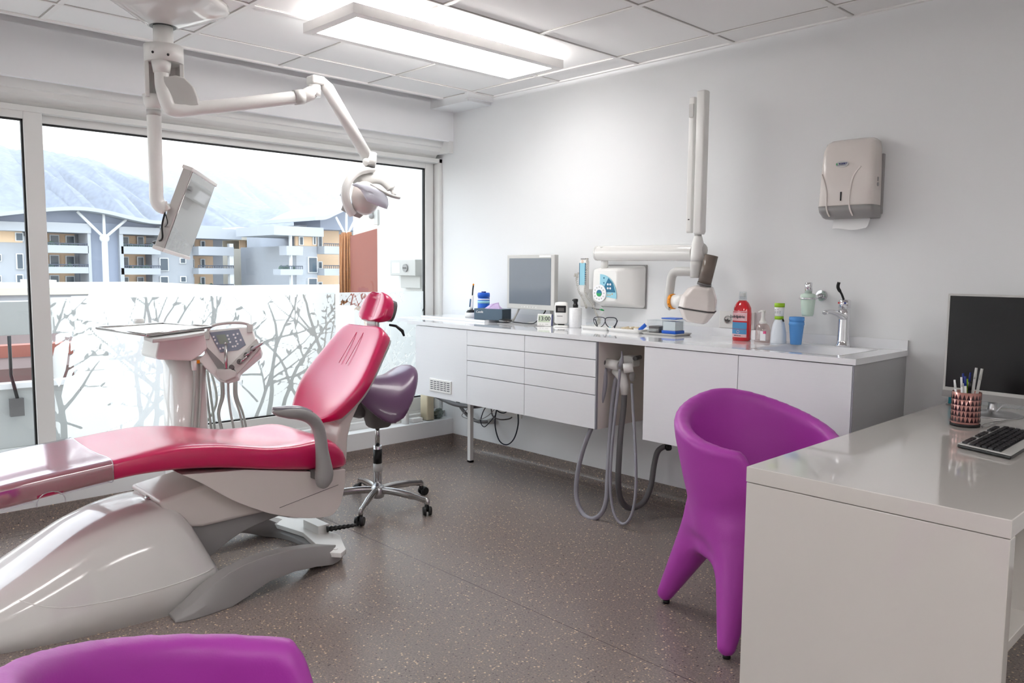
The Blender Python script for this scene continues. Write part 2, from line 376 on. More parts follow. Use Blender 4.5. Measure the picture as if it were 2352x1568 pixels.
# frosted film with clear branches on the lower part of the right pane: signed distance to the strokes, thresholded in the material
def film():
    ya, yb, za, zb = -2.60, -.115, .375, 1.158
    h = .009; ny = int((yb-ya)/h)+1; nz = int((zb-za)/h)+1
    Y, Z = np.meshgrid(np.linspace(ya, yb, ny), np.linspace(za, zb, nz), indexing='ij'); Dm = np.full(Y.shape, 9.0)
    rnd = random.Random(11)
    def seg(p, q, r0, r1):
        nonlocal Dm
        d = np.array(q)-np.array(p); L = d@d+1e-9
        t = np.clip(((Y-p[0])*d[0]+(Z-p[1])*d[1])/L, 0, 1)
        Dm = np.minimum(Dm, np.hypot(Y-p[0]-d[0]*t, Z-p[1]-d[1]*t)-(r0+(r1-r0)*t))
    def leaf(p, a, s):
        nonlocal Dm
        c, s_ = math.cos(a), math.sin(a); u = (Y-p[0])*c+(Z-p[1])*s_-s; v = -(Y-p[0])*s_+(Z-p[1])*c
        Dm = np.minimum(Dm, (np.hypot(u/s, v/(s*.32))-1)*s*.3)
    def twig(p, a, L, r, depth):
        n = max(2, int(L/.07)); q = p
        for i in range(n):
            a += rnd.uniform(-.22, .22); q2 = (q[0]+math.cos(a)*L/n, q[1]+math.sin(a)*L/n)
            ra = r*(1-.75*i/n); rb = r*(1-.75*(i+1)/n); seg(q, q2, max(ra, .0022), max(rb, .0018)); q = q2
            if depth < 2 and rnd.random() < .27:
                twig(q, a+rnd.choice((-1, 1))*rnd.uniform(.4, 1.0), L*rnd.uniform(.35, .6), ra*.62, depth+1)
            if ra < .007 and rnd.random() < .45:
                leaf(q, a+rnd.choice((-1, 1))*rnd.uniform(.5, 1.2), rnd.uniform(.014, .026))
    y = ya+.03
    while y < yb:
        lean = rnd.uniform(-.42, .42); twig((y-lean*.25, za-.05), math.pi/2+lean, rnd.uniform(.75, 1.1), rnd.uniform(.008, .019), 0)
        y += rnd.uniform(.07, .15)
    for i in range(16):
        twig((rnd.uniform(ya, yb), rnd.uniform(za, zb-.2)), rnd.choice((.5, 2.6))+rnd.uniform(-.4, .4), rnd.uniform(.3, .6), .007, 1)
    # the top trim line stays clear only below a frosted border
    Dm = np.where(Z > zb-.006, .02, Dm)
    me = D.meshes.new('privacy_film'); vs = [(GX+.008, float(a), float(c)) for a, c in zip(Y.ravel(), Z.ravel())]
    fs = [(i*nz+j, (i+1)*nz+j, (i+1)*nz+j+1, i*nz+j+1) for i in range(ny-1) for j in range(nz-1)]
    o = D.objects.new('privacy_film', me); me.from_pydata(vs, [], fs)
    at_ = me.attributes.new('cut', 'FLOAT', 'POINT'); at_.data.foreach_set('value', Dm.ravel().astype(np.float32))
    COL.objects.link(o); o.parent = s1; o.location = -WLOC(s1)
    m = D.materials.new('frosted_film'); m.use_nodes = True; n = m.node_tree; n.nodes.clear()
    out = n.nodes.new('ShaderNodeOutputMaterial'); a = n.nodes.new('ShaderNodeAttribute'); a.attribute_name = 'cut'
    mr = n.nodes.new('ShaderNodeMapRange'); mr.inputs[1].default_value = -.0007; mr.inputs[2].default_value = .0007
    tr = n.nodes.new('ShaderNodeBsdfTransparent'); tl = n.nodes.new('ShaderNodeBsdfTranslucent'); df = n.nodes.new('ShaderNodeBsdfDiffuse')
    tl.inputs[0].default_value = (.74, .76, .755, 1); df.inputs[0].default_value = (.74, .75, .745, 1)
    x1 = n.nodes.new('ShaderNodeMixShader'); x1.inputs[0].default_value = .25
    x0 = n.nodes.new('ShaderNodeMixShader'); x0.inputs[0].default_value = .80; tr2 = n.nodes.new('ShaderNodeBsdfTransparent')
    x2 = n.nodes.new('ShaderNodeMixShader'); L = n.links.new
    L(tl.outputs[0], x1.inputs[1]); L(df.outputs[0], x1.inputs[2]); L(tr2.outputs[0], x0.inputs[1]); L(x1.outputs[0], x0.inputs[2])
    L(a.outputs['Fac'], mr.inputs[0]); L(mr.outputs[0], x2.inputs[0]); L(tr.outputs[0], x2.inputs[1]); L(x0.outputs[0], x2.inputs[2]); L(x2.outputs[0], out.inputs[0])
    me.materials.append(m); return label(o, 'frosted film patterned with clear bare branches and leaves')
film()
# ------------------------------------------------------------------ ceiling luminaires
def luminaire(x0, x1, y0, y1, lab):
    z0, z1 = 2.42, 2.465
    t = thing('ceiling_light', lab, 'ceiling light', ((x0+x1)/2, (y0+y1)/2, z0), 'suspended light panels')
    b = MB(); f = .045
    b.box(x0, x1, y0, y0+f, z0, z1); b.box(x0, x1, y1-f, y1, z0, z1); b.box(x0, x0+f, y0+f, y1-f, z0, z1); b.box(x1-f, x1, y0+f, y1-f, z0, z1)
    b.box(x0+f, x1-f, y0+f, y1-f, z0+.012, z1-.006)
    b.obj('frame', 'bar', t, bevel=.001)
    MB().box(x0+f, x1-f, y0+f, y1-f, z0+.004, z0+.010).obj('diffuser', 'lampe' if x0 < 2 else 'lampfill', t)
    MB().box(x0+.1, x1-.1, y0+.1, y1-.1, z1-.004, z1+.002).obj('uplight', 'lampu', t)
    for x in (x0+.05, x1-.05):
        for y in (y0+.12, y1-.12): MB().tube([(x, y, z1), (x, y, 2.498)], .0012, 6).obj('cable', 'grey', t)
labs = ['long white suspended light panel glowing above the dental chair', 'added unseen fill light panel near the left wall, the one nearer the window', 'added unseen fill light panel near the left wall, the one farther from the window', 'added unseen fill light panel at the back of the room behind the desk']
for ((x0, x1), (y0, y1)), l_ in zip(PANELS, labs): luminaire(x0, x1, y0, y1, l_)
# ================================================================== outside: balcony
M['stucco'] = mat('white_stucco', (225, 224, 221), .9)
M['terrace'] = mat('terrace_paving', (200, 198, 194), .9)
M['copper'] = mat('brown_mesh_cloth', (150, 92, 80), .8, noise=((40, 40, 2), .25))
M['reed'] = mat('reed', (176, 120, 76), .7, noise=((3, 3, 30), .3))
M['peach'] = mat('pale_peach_wall', (240, 222, 208), .9)
struct(MB().box(-1.9, -.3, -6, 1.3, .02, .10).obj('trim_4', 'terrace'))
# parapet: solid to the right, a band over an open gap at the left
M['parapet'] = mat('parapet_shade_grey', (182, 183, 182), .9)  # white render given a darker grey for the shade on its inner face
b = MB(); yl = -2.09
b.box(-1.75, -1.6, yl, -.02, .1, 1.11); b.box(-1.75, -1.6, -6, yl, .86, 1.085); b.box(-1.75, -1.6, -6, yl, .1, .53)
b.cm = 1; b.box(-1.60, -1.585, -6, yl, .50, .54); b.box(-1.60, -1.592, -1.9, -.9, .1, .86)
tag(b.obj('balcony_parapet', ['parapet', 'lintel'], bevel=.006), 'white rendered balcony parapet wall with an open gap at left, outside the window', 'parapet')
b = MB(); b.tube([(-1.555, -2.52, .86), (-1.555, -2.52, .60), (-1.555, -2.49, .44), (-1.555, -2.49, .36)], .011, 8)
t = b.obj('drain_pipe', 'black', origin=(-1.57, -2.5, .36)); tag(t, 'dark downpipe with a small square box on the balcony seen through the left pane', 'pipe')
MB().box(-1.575, -1.54, -2.535, -2.455, .32, .44).obj('outlet_box', 'dgrey', t)
# side partition at the right with its fittings
tag(MB().box(-.96, -.27, -.012, .12, .1, 2.6).obj('balcony_side_wall', 'stucco'), 'plain white side wall closing the right end of the balcony', 'wall')
tag(MB().box(-1.54, -.965, .13, .3, .1, 2.6).obj('neighbour_wall', 'peach'), 'pale peach wall behind the reed screen beyond the balcony', 'wall')
b = MB(); rnd = random.Random(5)
b.add([(-.985, .04, 1.0), (-.985, .04, 1.66), (-1.45, .04, 1.60), (-1.45, .04, 1.0), (-.985, .05, 1.0), (-.985, .05, 1.66), (-1.45, .05, 1.60), (-1.45, .05, 1.0)],
      [(0, 1, 2, 3), (4, 7, 6, 5), (0, 4, 5, 1), (1, 5, 6, 2), (2, 6, 7, 3)])
scr = b.obj('reed_screen', 'copper'); tag(scr, 'brown cloth and reed privacy screen rolled at one edge beyond the window', 'privacy screen')
b = MB()
for i in range(46):
    x = -1.455-.12*rnd.random(); y = .0+.07*rnd.random(); z = 1.60+.04*rnd.random()
    b.tube([(x, y, 1.0), (x+.01*rnd.uniform(-1, 1), y, 1.3), (x+.012*rnd.uniform(-1, 1), y+.005, z)], .0055, 6)
label(b.obj('reed', 'reed', scr), 'upright tan reeds along the edge'); D.objects['reed']['kind'] = 'stuff'
t = thing('awning_bracket', 'grey metal awning bracket fixed at the outer edge of the balcony side wall', 'bracket', (-.97, -.03, 1.70))
MB().box(-.985, -.93, -.03, -.012, 1.68, 1.80).obj('plate', 'lgrey', t, bevel=.002); MB().tube([(-1.0, -.04, 1.73), (-1.0, -.04, 2.15)], .018, 8).obj('arm', 'lgrey', t)
MB().ball((-1.0, -.04, 1.75), .025).obj('pivot', 'grey', t)
t = thing('outdoor_switch_box', 'grey outdoor electrical box with round key switch on the balcony side wall', 'electrical box', (-.52, -.05, 1.27))
MB().box(-.66, -.33, -.10, -.012, 1.27, 1.395).obj('housing', 'lgrey', t, bevel=.006)
MB().box(-.58, -.33, -.055, -.012, 1.175, 1.272).obj('junction_cover', 'lgrey', t, bevel=.004)
MB().box(-.63, -.53, -.1015, -.1, 1.29, 1.37).obj('label_plate', 'paper', t)
MB().cyl((-.45, -.112, 1.33), (-.45, -.1, 1.33), .03).obj('key_switch', 'grey', t); MB().box(-.47, -.43, -.116, -.111, 1.327, 1.333).obj('slot', 'black', t)
# ================================================================== town, far buildings, hills, haze
M['grass'] = mat('dry_ground', (150, 150, 140), .95)
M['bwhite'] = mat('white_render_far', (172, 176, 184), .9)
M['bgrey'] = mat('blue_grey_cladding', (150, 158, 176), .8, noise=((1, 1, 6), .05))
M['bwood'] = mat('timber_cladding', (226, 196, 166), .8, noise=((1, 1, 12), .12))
M['bcream'] = mat('cream_render', (196, 189, 176), .9)
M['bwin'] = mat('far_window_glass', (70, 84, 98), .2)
M['bframe'] = mat('far_window_frame', (225, 228, 232), .6)
M['rail'] = mat('far_railing', (86, 92, 108), .6, alpha=.75)
M['plant'] = mat('balcony_plants', (82, 104, 88), .9)
M['roofd'] = mat('dark_roof', (92, 74, 72), .9)
M['tile'] = mat('orange_roof', (190, 104, 74), .9)
XB = -55.0
def PY(px, py=600, x=XB): return at(px, py, 'x', x).y
def PZ(px, py, x=XB): return at(px, py, 'x', x).z
def rect(b, px0, py0, px1, py1, d0, d1, x=XB):
    """box on the facade plane: spans the surveyed rectangle, from d0 behind to d1 in front"""
    a = at(px0, py1, 'x', x); c = at(px1, py0, 'x', x); b.box(x+d0, x+d1, a.y, c.y, a.z, c.z); return b
def windows(t, lst, x=XB, d=-1.4):
    for (a, y0, c, y1) in lst:
        f = rect(MB(), a, y0, c, y1, d, d+.14, x).obj('window', 'bframe', t)
        g = rect(MB(), a+2.2, y0+2, c-2.2, y1-1.5, d+.13, d+.17, x).obj('pane', 'bwin', f)
def balcony(t, a, c, floor_y, top_y, x=XB, lip=1.0, rail=8, plants=True, seed=1):
    """slab front between px a..c; rail above it"""
    rect(MB(), a, top_y, c, floor_y, -.1, lip, x).obj('balcony', 'bwhite', t)
    b = MB(); n = int((c-a)/4); y0, y1 = at(a, 0, 'x', x).y, at(c, 0, 'x', x).y
    zt = PZ((a+c)/2, top_y-rail, x); zb = PZ((a+c)/2, top_y, x); ya = PY(a, top_y, x); yb = PY(c, top_y, x)
    b.box(x+lip-.08, x+lip-.02, ya, yb, zt-.06, zt)
    for i in range(n+1): yy = ya+(yb-ya)*i/n; b.box(x+lip-.07, x+lip-.03, yy-.02, yy+.02, zb, zt)
    b.obj('railing', 'rail', t)
    if plants:
        b = MB(); r = random.Random(seed)
        for i in range(7):
            yy = r.uniform(ya+.3, yb-.3); b.ball((x+.3, yy, zb-.05), .2, r.uniform(.12, .35), r.uniform(.15, .38), 8)
        o = b.obj('balcony_plant', 'plant', t); o['kind'] = 'stuff'
def recess(t, a, y0, c, y1, x=XB, d=-1.5): rect(MB(), a, y0, c, y1, d-.1, d, x).obj('timber_wall', 'bwood', t)
def shell(name, lab, px0, px1, top, bot, m, x=XB, depth=12):
    t = thing(name, lab, 'building', (x-depth/2, (PY(px0)+PY(px1))/2, -10))
    return t
BZ = -10
def wallbox(t, px0, y0, px1, m, x=XB, d=0.0, nm='wall', y1=None, depth=9):
    a = at(px0, y0, 'x', x); c = at(px1, y0, 'x', x); z1 = PZ((px0+px1)/2, y0, x); zb = BZ if y1 is None else PZ((px0+px1)/2, y1, x)
    return MB().box(x+d-depth, x+d, a.y, c.y, zb, z1).obj(nm, m, t)
# -- left apartment block
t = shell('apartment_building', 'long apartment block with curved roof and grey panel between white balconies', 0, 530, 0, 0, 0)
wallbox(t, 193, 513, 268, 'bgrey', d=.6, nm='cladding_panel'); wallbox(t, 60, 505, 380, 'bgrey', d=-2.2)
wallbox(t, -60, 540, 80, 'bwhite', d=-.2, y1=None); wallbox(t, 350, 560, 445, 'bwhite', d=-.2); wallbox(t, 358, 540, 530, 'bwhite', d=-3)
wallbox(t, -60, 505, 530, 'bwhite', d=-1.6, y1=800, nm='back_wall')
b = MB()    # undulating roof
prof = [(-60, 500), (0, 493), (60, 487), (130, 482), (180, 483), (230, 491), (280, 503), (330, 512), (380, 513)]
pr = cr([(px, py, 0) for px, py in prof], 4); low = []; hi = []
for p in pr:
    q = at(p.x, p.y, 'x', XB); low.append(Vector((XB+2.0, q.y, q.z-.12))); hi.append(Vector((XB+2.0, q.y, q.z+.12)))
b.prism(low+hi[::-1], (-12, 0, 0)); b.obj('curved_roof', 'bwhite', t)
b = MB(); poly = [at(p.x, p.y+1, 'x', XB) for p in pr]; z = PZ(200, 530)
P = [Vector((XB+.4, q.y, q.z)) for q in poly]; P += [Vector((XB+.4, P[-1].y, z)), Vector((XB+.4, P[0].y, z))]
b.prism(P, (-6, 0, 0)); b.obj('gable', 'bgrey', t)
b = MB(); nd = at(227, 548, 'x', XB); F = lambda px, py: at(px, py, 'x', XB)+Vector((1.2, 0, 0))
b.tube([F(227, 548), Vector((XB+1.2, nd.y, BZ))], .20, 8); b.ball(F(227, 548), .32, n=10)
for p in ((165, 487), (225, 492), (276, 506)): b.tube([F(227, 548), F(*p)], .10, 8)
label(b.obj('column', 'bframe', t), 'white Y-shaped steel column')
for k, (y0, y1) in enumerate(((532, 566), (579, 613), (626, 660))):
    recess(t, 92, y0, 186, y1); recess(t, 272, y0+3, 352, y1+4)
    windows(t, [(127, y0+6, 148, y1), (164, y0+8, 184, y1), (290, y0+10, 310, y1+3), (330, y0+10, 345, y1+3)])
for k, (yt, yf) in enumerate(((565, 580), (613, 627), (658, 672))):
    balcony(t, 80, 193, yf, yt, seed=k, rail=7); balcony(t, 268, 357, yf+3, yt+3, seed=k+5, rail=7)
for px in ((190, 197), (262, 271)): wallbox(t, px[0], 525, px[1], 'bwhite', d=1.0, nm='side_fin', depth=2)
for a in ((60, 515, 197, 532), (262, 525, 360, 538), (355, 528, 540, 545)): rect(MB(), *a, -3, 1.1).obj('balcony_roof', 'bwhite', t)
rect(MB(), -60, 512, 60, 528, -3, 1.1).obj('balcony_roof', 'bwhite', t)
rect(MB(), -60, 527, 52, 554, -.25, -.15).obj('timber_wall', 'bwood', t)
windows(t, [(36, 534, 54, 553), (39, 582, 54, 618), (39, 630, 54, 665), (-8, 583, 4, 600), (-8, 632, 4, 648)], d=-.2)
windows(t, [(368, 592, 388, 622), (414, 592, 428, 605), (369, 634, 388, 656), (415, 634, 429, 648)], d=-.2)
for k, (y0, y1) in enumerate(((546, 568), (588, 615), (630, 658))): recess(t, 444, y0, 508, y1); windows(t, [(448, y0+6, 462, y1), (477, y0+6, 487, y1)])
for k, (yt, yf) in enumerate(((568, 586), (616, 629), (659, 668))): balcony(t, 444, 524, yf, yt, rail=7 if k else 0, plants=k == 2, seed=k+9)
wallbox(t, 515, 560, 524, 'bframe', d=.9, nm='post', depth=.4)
# -- cream block in the middle
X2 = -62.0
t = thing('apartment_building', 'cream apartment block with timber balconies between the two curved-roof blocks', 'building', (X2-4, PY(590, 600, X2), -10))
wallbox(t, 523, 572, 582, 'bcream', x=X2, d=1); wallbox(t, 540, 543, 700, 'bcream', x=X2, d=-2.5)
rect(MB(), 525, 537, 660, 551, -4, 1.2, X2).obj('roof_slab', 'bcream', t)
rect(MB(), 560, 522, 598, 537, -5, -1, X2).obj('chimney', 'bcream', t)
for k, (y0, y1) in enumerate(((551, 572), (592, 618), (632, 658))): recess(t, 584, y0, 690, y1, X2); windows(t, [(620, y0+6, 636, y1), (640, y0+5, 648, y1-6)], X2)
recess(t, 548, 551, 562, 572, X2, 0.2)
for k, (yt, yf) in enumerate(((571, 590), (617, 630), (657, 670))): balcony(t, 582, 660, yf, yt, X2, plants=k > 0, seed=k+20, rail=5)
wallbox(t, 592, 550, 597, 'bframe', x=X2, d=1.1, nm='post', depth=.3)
# -- right block
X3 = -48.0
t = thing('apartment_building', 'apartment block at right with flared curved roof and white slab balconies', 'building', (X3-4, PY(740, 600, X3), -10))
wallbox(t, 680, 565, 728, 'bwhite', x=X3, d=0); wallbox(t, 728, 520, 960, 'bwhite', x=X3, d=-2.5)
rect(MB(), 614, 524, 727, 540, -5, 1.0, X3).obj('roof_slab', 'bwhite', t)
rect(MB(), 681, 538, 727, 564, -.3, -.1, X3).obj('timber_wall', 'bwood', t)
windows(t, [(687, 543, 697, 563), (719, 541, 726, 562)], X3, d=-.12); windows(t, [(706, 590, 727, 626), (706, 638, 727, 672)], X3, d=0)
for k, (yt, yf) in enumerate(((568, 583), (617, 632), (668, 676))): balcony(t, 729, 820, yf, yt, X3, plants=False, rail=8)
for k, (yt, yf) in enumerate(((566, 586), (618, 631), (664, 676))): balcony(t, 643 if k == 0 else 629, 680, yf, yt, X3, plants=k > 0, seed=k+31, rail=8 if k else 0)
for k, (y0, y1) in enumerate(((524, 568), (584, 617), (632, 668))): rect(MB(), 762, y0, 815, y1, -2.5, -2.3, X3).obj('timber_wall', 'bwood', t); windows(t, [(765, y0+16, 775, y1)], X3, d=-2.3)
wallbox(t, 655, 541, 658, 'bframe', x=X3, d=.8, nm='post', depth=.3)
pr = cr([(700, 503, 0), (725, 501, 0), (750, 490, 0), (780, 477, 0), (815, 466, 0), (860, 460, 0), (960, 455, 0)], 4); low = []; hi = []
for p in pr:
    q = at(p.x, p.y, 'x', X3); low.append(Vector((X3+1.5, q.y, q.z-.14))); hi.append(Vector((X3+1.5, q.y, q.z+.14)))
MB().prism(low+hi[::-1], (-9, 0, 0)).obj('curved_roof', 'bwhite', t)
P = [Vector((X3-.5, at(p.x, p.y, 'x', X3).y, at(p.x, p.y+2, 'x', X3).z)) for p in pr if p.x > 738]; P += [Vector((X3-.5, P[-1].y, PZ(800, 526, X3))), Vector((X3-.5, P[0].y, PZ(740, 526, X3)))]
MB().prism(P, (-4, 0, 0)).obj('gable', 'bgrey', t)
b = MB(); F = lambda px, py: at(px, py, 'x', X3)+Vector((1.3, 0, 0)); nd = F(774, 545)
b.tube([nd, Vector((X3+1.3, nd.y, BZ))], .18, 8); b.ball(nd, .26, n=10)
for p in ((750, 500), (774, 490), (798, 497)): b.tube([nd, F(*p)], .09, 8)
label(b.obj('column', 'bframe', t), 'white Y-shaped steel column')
# -- low roofs in front
t = thing('flat_roof', 'long low white roof edge running in front of the far apartment blocks', 'roof', (-26, 6, -10))
b = MB(); x = -24.0; a = at(-80, 668, 'x', x); c = at(535, 667, 'x', x)
b.box(x-9, x, a.y, c.y, -10, a.z-.12); b.obj('building_mass', 'bwhite', t); MB().box(x-9.2, x+.25, a.y, c.y, a.z-.14, a.z+.08).obj('roof_edge', 'bcream', t)
MB().box(x-3, x-1, at(100, 650, 'x', x).y, at(150, 650, 'x', x).y, a.z, a.z+.30).obj('roof_vent', 'lgrey', t)
t = thing('terrace_roof', 'broad white terrace roof just beyond the balcony parapet', 'roof', (-7, -.5, -10))
x = -5.0; b = MB(); q = [at(p[0], p[1], 'z', .93) for p in ((190, 674), (262, 668), (560, 668), (640, 684))]
zz = .93; P = [Vector((-3.2, -1.60, zz)), Vector((-12, .95, zz)), Vector((-12, 9, zz)), Vector((-3.2, 3.2, zz))]
b.prism([Vector((p.x, p.y, zz-.18)) for p in P], (0, 0, .18)); b.obj('roof_slab', 'stucco', t)
MB().prism([Vector((p.x, p.y, -10)) for p in [Vector((-3.5, -1.3, 0)), Vector((-11.5, 1.2, 0)), Vector((-11.5, 8.5, 0)), Vector((-3.5, 3, 0))]], (0, 0, 10+zz-.17)).obj('wall', 'stucco', t)
t = thing('rooftop', 'dark reddish rooftops seen below through the gap in the balcony parapet', 'roof', (-10, -2, -10))
MB().box(-23.5, -12.5, -9, 2.5, -10, -.6).obj('roof_mass', 'roofd', t); MB().box(-15, -14.6, -9, 2.4, -.6, -.35).obj('parapet', 'copper', t)
MB().box(-22, -18, -1.2, .2, -10, .1).obj('gable_wall', 'copper', t)
MB().box(-17.4, -17, -.6, -.2, -.6, -.3).obj('roof_vent', 'stucco', t)
tag(MB().box(-400, -2, -300, 500, -10.4, -10).obj('town_ground', 'grass'), 'pale open ground of the town far below', 'ground', kind='structure')
# hills
def ridge(name, x, pts, m, lab, depth, seed):
    r = np.random.RandomState(seed); b = MB(); P = cr([(p[0], p[1], 0) for p in pts], 8); cols = len(P); rows = 14; vs = []
    ph = r.uniform(0, 6, 8)
    for i, p in enumerate(P):
        q = at(p.x, p.y, 'x', x)
        for j in range(rows):
            u = j/(rows-1); z = -10+(q.z+10)*(1-u)**.9
            xx = x+depth*u
            k = math.sin(math.pi*min(u*1.2, 1))
            z += k*(9*math.sin(i*.45+ph[0]+3*u)+6*math.sin(i*1.1+ph[1]-5*u)+4*math.sin(i*2.3+9*u+ph[2])) if j else r.uniform(-1.5, 1.5)
            vs.append((xx, q.y*(1+.0*u), z))
    fs = [(i*rows+j, i*rows+j+1, (i+1)*rows+j+1, (i+1)*rows+j) for i in range(cols-1) for j in range(rows-1)]
    b.add(vs, fs, True); o = b.obj(name, m, origin=(x, 0, -10)); tag(o, lab, 'hills', kind='structure'); return o
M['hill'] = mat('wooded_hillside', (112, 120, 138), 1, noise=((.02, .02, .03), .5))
ridge('hills', -1400, [(-300, 300), (-120, 322), (0, 335), (45, 345), (100, 346), (160, 356), (215, 366), (270, 392), (330, 412), (420, 440), (560, 470)], 'hill', 'nearer wooded hazy hillside at the left', 500, 1)
ridge('hills', -2300, [(150, 395), (250, 392), (330, 391), (400, 392), (450, 392), (500, 388), (540, 390), (600, 399), (660, 403), (700, 410), (740, 420), (780, 432), (830, 452), (900, 470), (1000, 480), (1400, 470)], 'hill', 'distant pale hazy ridge filling the horizon', 600, 2)
# haze in the valley air
hz = MB().box(-2900, -75, -600, 3600, -9, 420).obj('valley_haze', [], origin=(-1400, 0, -9))
tag(hz, 'pale blue haze filling the valley air in front of the hills', 'haze', kind='stuff')
m = D.materials.new('valley_haze'); m.use_nodes = True; n = m.node_tree; n.nodes.clear(); o_ = n.nodes.new('ShaderNodeOutputMaterial'); v = n.nodes.new('ShaderNodeVolumeScatter')
v.inputs['Color'].default_value = (.88, .93, 1, 1); v.inputs['Density'].default_value = .00016; v.inputs['Anisotropy'].default_value = .3
n.links.new(v.outputs[0], o_.inputs['Volume']); hz.data.materials.append(m)
# ================================================================== dental chair (its long axis runs along y, centre plane x = XC)
XC = 1.175
ch = thing('dental_chair', 'crimson reclining dental chair with glossy white sled base', 'dental chair', (XC, -2.3, 0))
def interp(tab, y):
    """piecewise smooth table lookup: rows (y, v1, v2, ...)"""
    ys = [r[0] for r in tab]; return [float(np.interp(y, ys, [r[k] for r in tab])) for k in range(1, len(tab[0]))]
def sm_tab(tab, n=40):
    P = np.array(tab, float); ys = np.linspace(P[0, 0], P[-1, 0], n); V = np.stack([np.interp(ys, P[:, 0], P[:, k]) for k in range(1, P.shape[1])], 1)
    for _ in range(3): V[1:-1] = (V[:-2]+2*V[1:-1]+V[2:])/4
    return [(float(y), *map(float, v)) for y, v in zip(ys, V)]
def sring(xc, y, hw, zb, zt, dip=0.0, e=.38, n=36, round_top=0.0):
    out = []
    for j in range(n):
        a = 2*math.pi*j/n; c, s = math.cos(a), math.sin(a)
        x = hw*math.copysign(abs(c)**e, c); v = math.copysign(abs(s)**e, s); z = (zb+zt)/2+v*(zt-zb)/2
        if s > 0: z -= dip*(1-(x/hw)**2)*abs(s)
        out.append(Vector((xc+x, y, z)))
    return out
# seat and leg cushion:  y, bottom, top (edge), half width, dip
seat = [(-3.42, .455, .535, .20, .01), (-3.30, .475, .565, .235, .02), (-3.16, .492, .590, .262, .02), (-3.04, .507, .605, .270, .02), (-2.88, .525, .617, .272, .02), (-2.72, .537, .632, .275, .018),
        (-2.56, .530, .642, .278, .012), (-2.40, .508, .625, .28, .020), (-2.20, .465, .580, .28, .028), (-2.05, .438, .572, .278, .028), (-1.97, .42, .578, .272, .012), (-1.90, .41, .570, .268, 0), (-1.85, .405, .545, .262, 0), (-1.815, .402, .50, .252, 0), (-1.80, .41, .47, .235, 0)]
b = MB(); st = sm_tab(seat, 60); st[-1] = (-1.797, .415, .455, .22, 0)
b.loft([sring(XC, y, w_, zb, zt, dp) for y, zb, zt, w_, dp in st]); cush = b.obj('seat_cushion', 'crim', ch)
# clear vinyl foot cover with a round cut-out on the near side
b = MB(); cov = [r for r in st if r[0] < -2.80]; g = .006
rings = []
for y, zb, zt, w_, dp in cov:
    ring = sring(XC, y, w_+g, zb-g, zt+g, dp, n=96); rings.append(ring)
vs = [p for r in rings for p in r]; n = 96; fs = []
hc = Vector((1.45, -3.02, .51))
for i in range(len(rings)-1):
    for j in range(n):
        q = [i*n+j, i*n+(j+1) % n, (i+1)*n+(j+1) % n, (i+1)*n+j]; c = sum((vs[k] for k in q), Vector())/4
        if c.x > XC+.2 and math.hypot(c.y-hc.y, c.z-.50) < .045: continue
        if c.z < .53 and abs(c.x-XC) < .2 and c.z < (cov[i][1]+.02): continue
        fs.append(tuple(q))
b.add(vs, fs, True); b.obj('foot_cover', 'cover', ch)
b = MB(); rim = [(XC+.262+g+.004, -3.02+.045*math.cos(a), .50+.04*math.sin(a)) for a in [math.pi*k/14 for k in range(-1, 16)]]
b.tube(rim, .002, 6); e0 = sring(XC, cov[-1][0], cov[-1][3]+g, cov[-1][1]-g, cov[-1][2]+g, cov[-1][4], n=48); b.tube(e0, .002, 6, closed=True)
b.obj('cover_hem', 'cover', ch)
# white shell under the seat
shp = [(-2.56, .515), (-2.48, .465), (-2.36, .374), (-2.26, .315), (-2.165, .269), (-2.04, .228), (-1.935, .209), (-1.885, .215), (-1.845, .26), (-1.825, .34), (-1.82, .41)]
pl = cr([(y, z, 0) for y, z in shp], 4)
b = MB(); hw = .262
rings = []
for p in pl:
    # slices fan from the belly line up to the cushion underside
    rings.append(p)
def shell_solid(hw, inset, poly):
    b = MB(); P0 = [Vector((XC-hw, p.x, p.y)) for p in poly]; P1 = [Vector((XC+hw, p.x, p.y)) for p in poly]
    b.prism(P0, (2*hw, 0, 0)); return b
poly = [Vector((p.x, p.y, 0)) for p in pl]+[Vector((-2.0, .43, 0)), Vector((-2.3, .49, 0))]
shell_solid(.255, 0, poly).obj('seat_shell', 'warm', ch, bevel=.02, seg=4)
b = MB(); b.tube([(XC+.2555, -1.86, .345), (XC+.2555, -2.15, .298)], .0012, 6); b.obj('shell_seam', 'dgrey', ch)
# backrest ------------------------------------------------------------
B0 = Vector((XC-.02, -1.875, .62)); B1 = Vector((XC-.02, -1.545, 1.045)); bd = (B1-B0).normalized(); bn = Vector((0, -bd.z, bd.y))     # outward face normal
LB = (B1-B0).length
prof = [(0, .11), (.012, .145), (.04, .185), (.08, .214), (.13, .242), (.19, .262), (.25, .266), (.32, .254), (.40, .233), (.47, .216), (.52, .20), (.536, .185), (LB, .15)]
def back_ring(s_, hw, th, dip, n=40, e=.42, back=0.0):
    c = B0+bd*s_; out = []
    for j in range(n):
        a = 2*math.pi*j/n; cc, ss = math.cos(a), math.sin(a)
        x = hw*math.copysign(abs(cc)**e, cc); v = math.copysign(abs(ss)**e, ss)
        d = v*th/2-th/2-back
        if ss > 0: d -= dip*(1-(x/max(hw, .01))**2)*abs(ss)
        out.append(c+Vector((x, 0, 0))+bn*d)
    return out
pt = sm_tab(prof, 44); b = MB(); rings = []
for s_, w_ in pt:
    k = min(1, s_/.06, (LB-s_)/.035+.25); u_ = s_/LB
    rings.append(back_ring(s_, w_, .076*(.45+.55*max(0, min(1, k))), .006+.026*math.sin(math.pi*min(1, u_))**.8))
b.loft(rings); bk = b.obj('backrest', 'crim', ch)
b = MB()
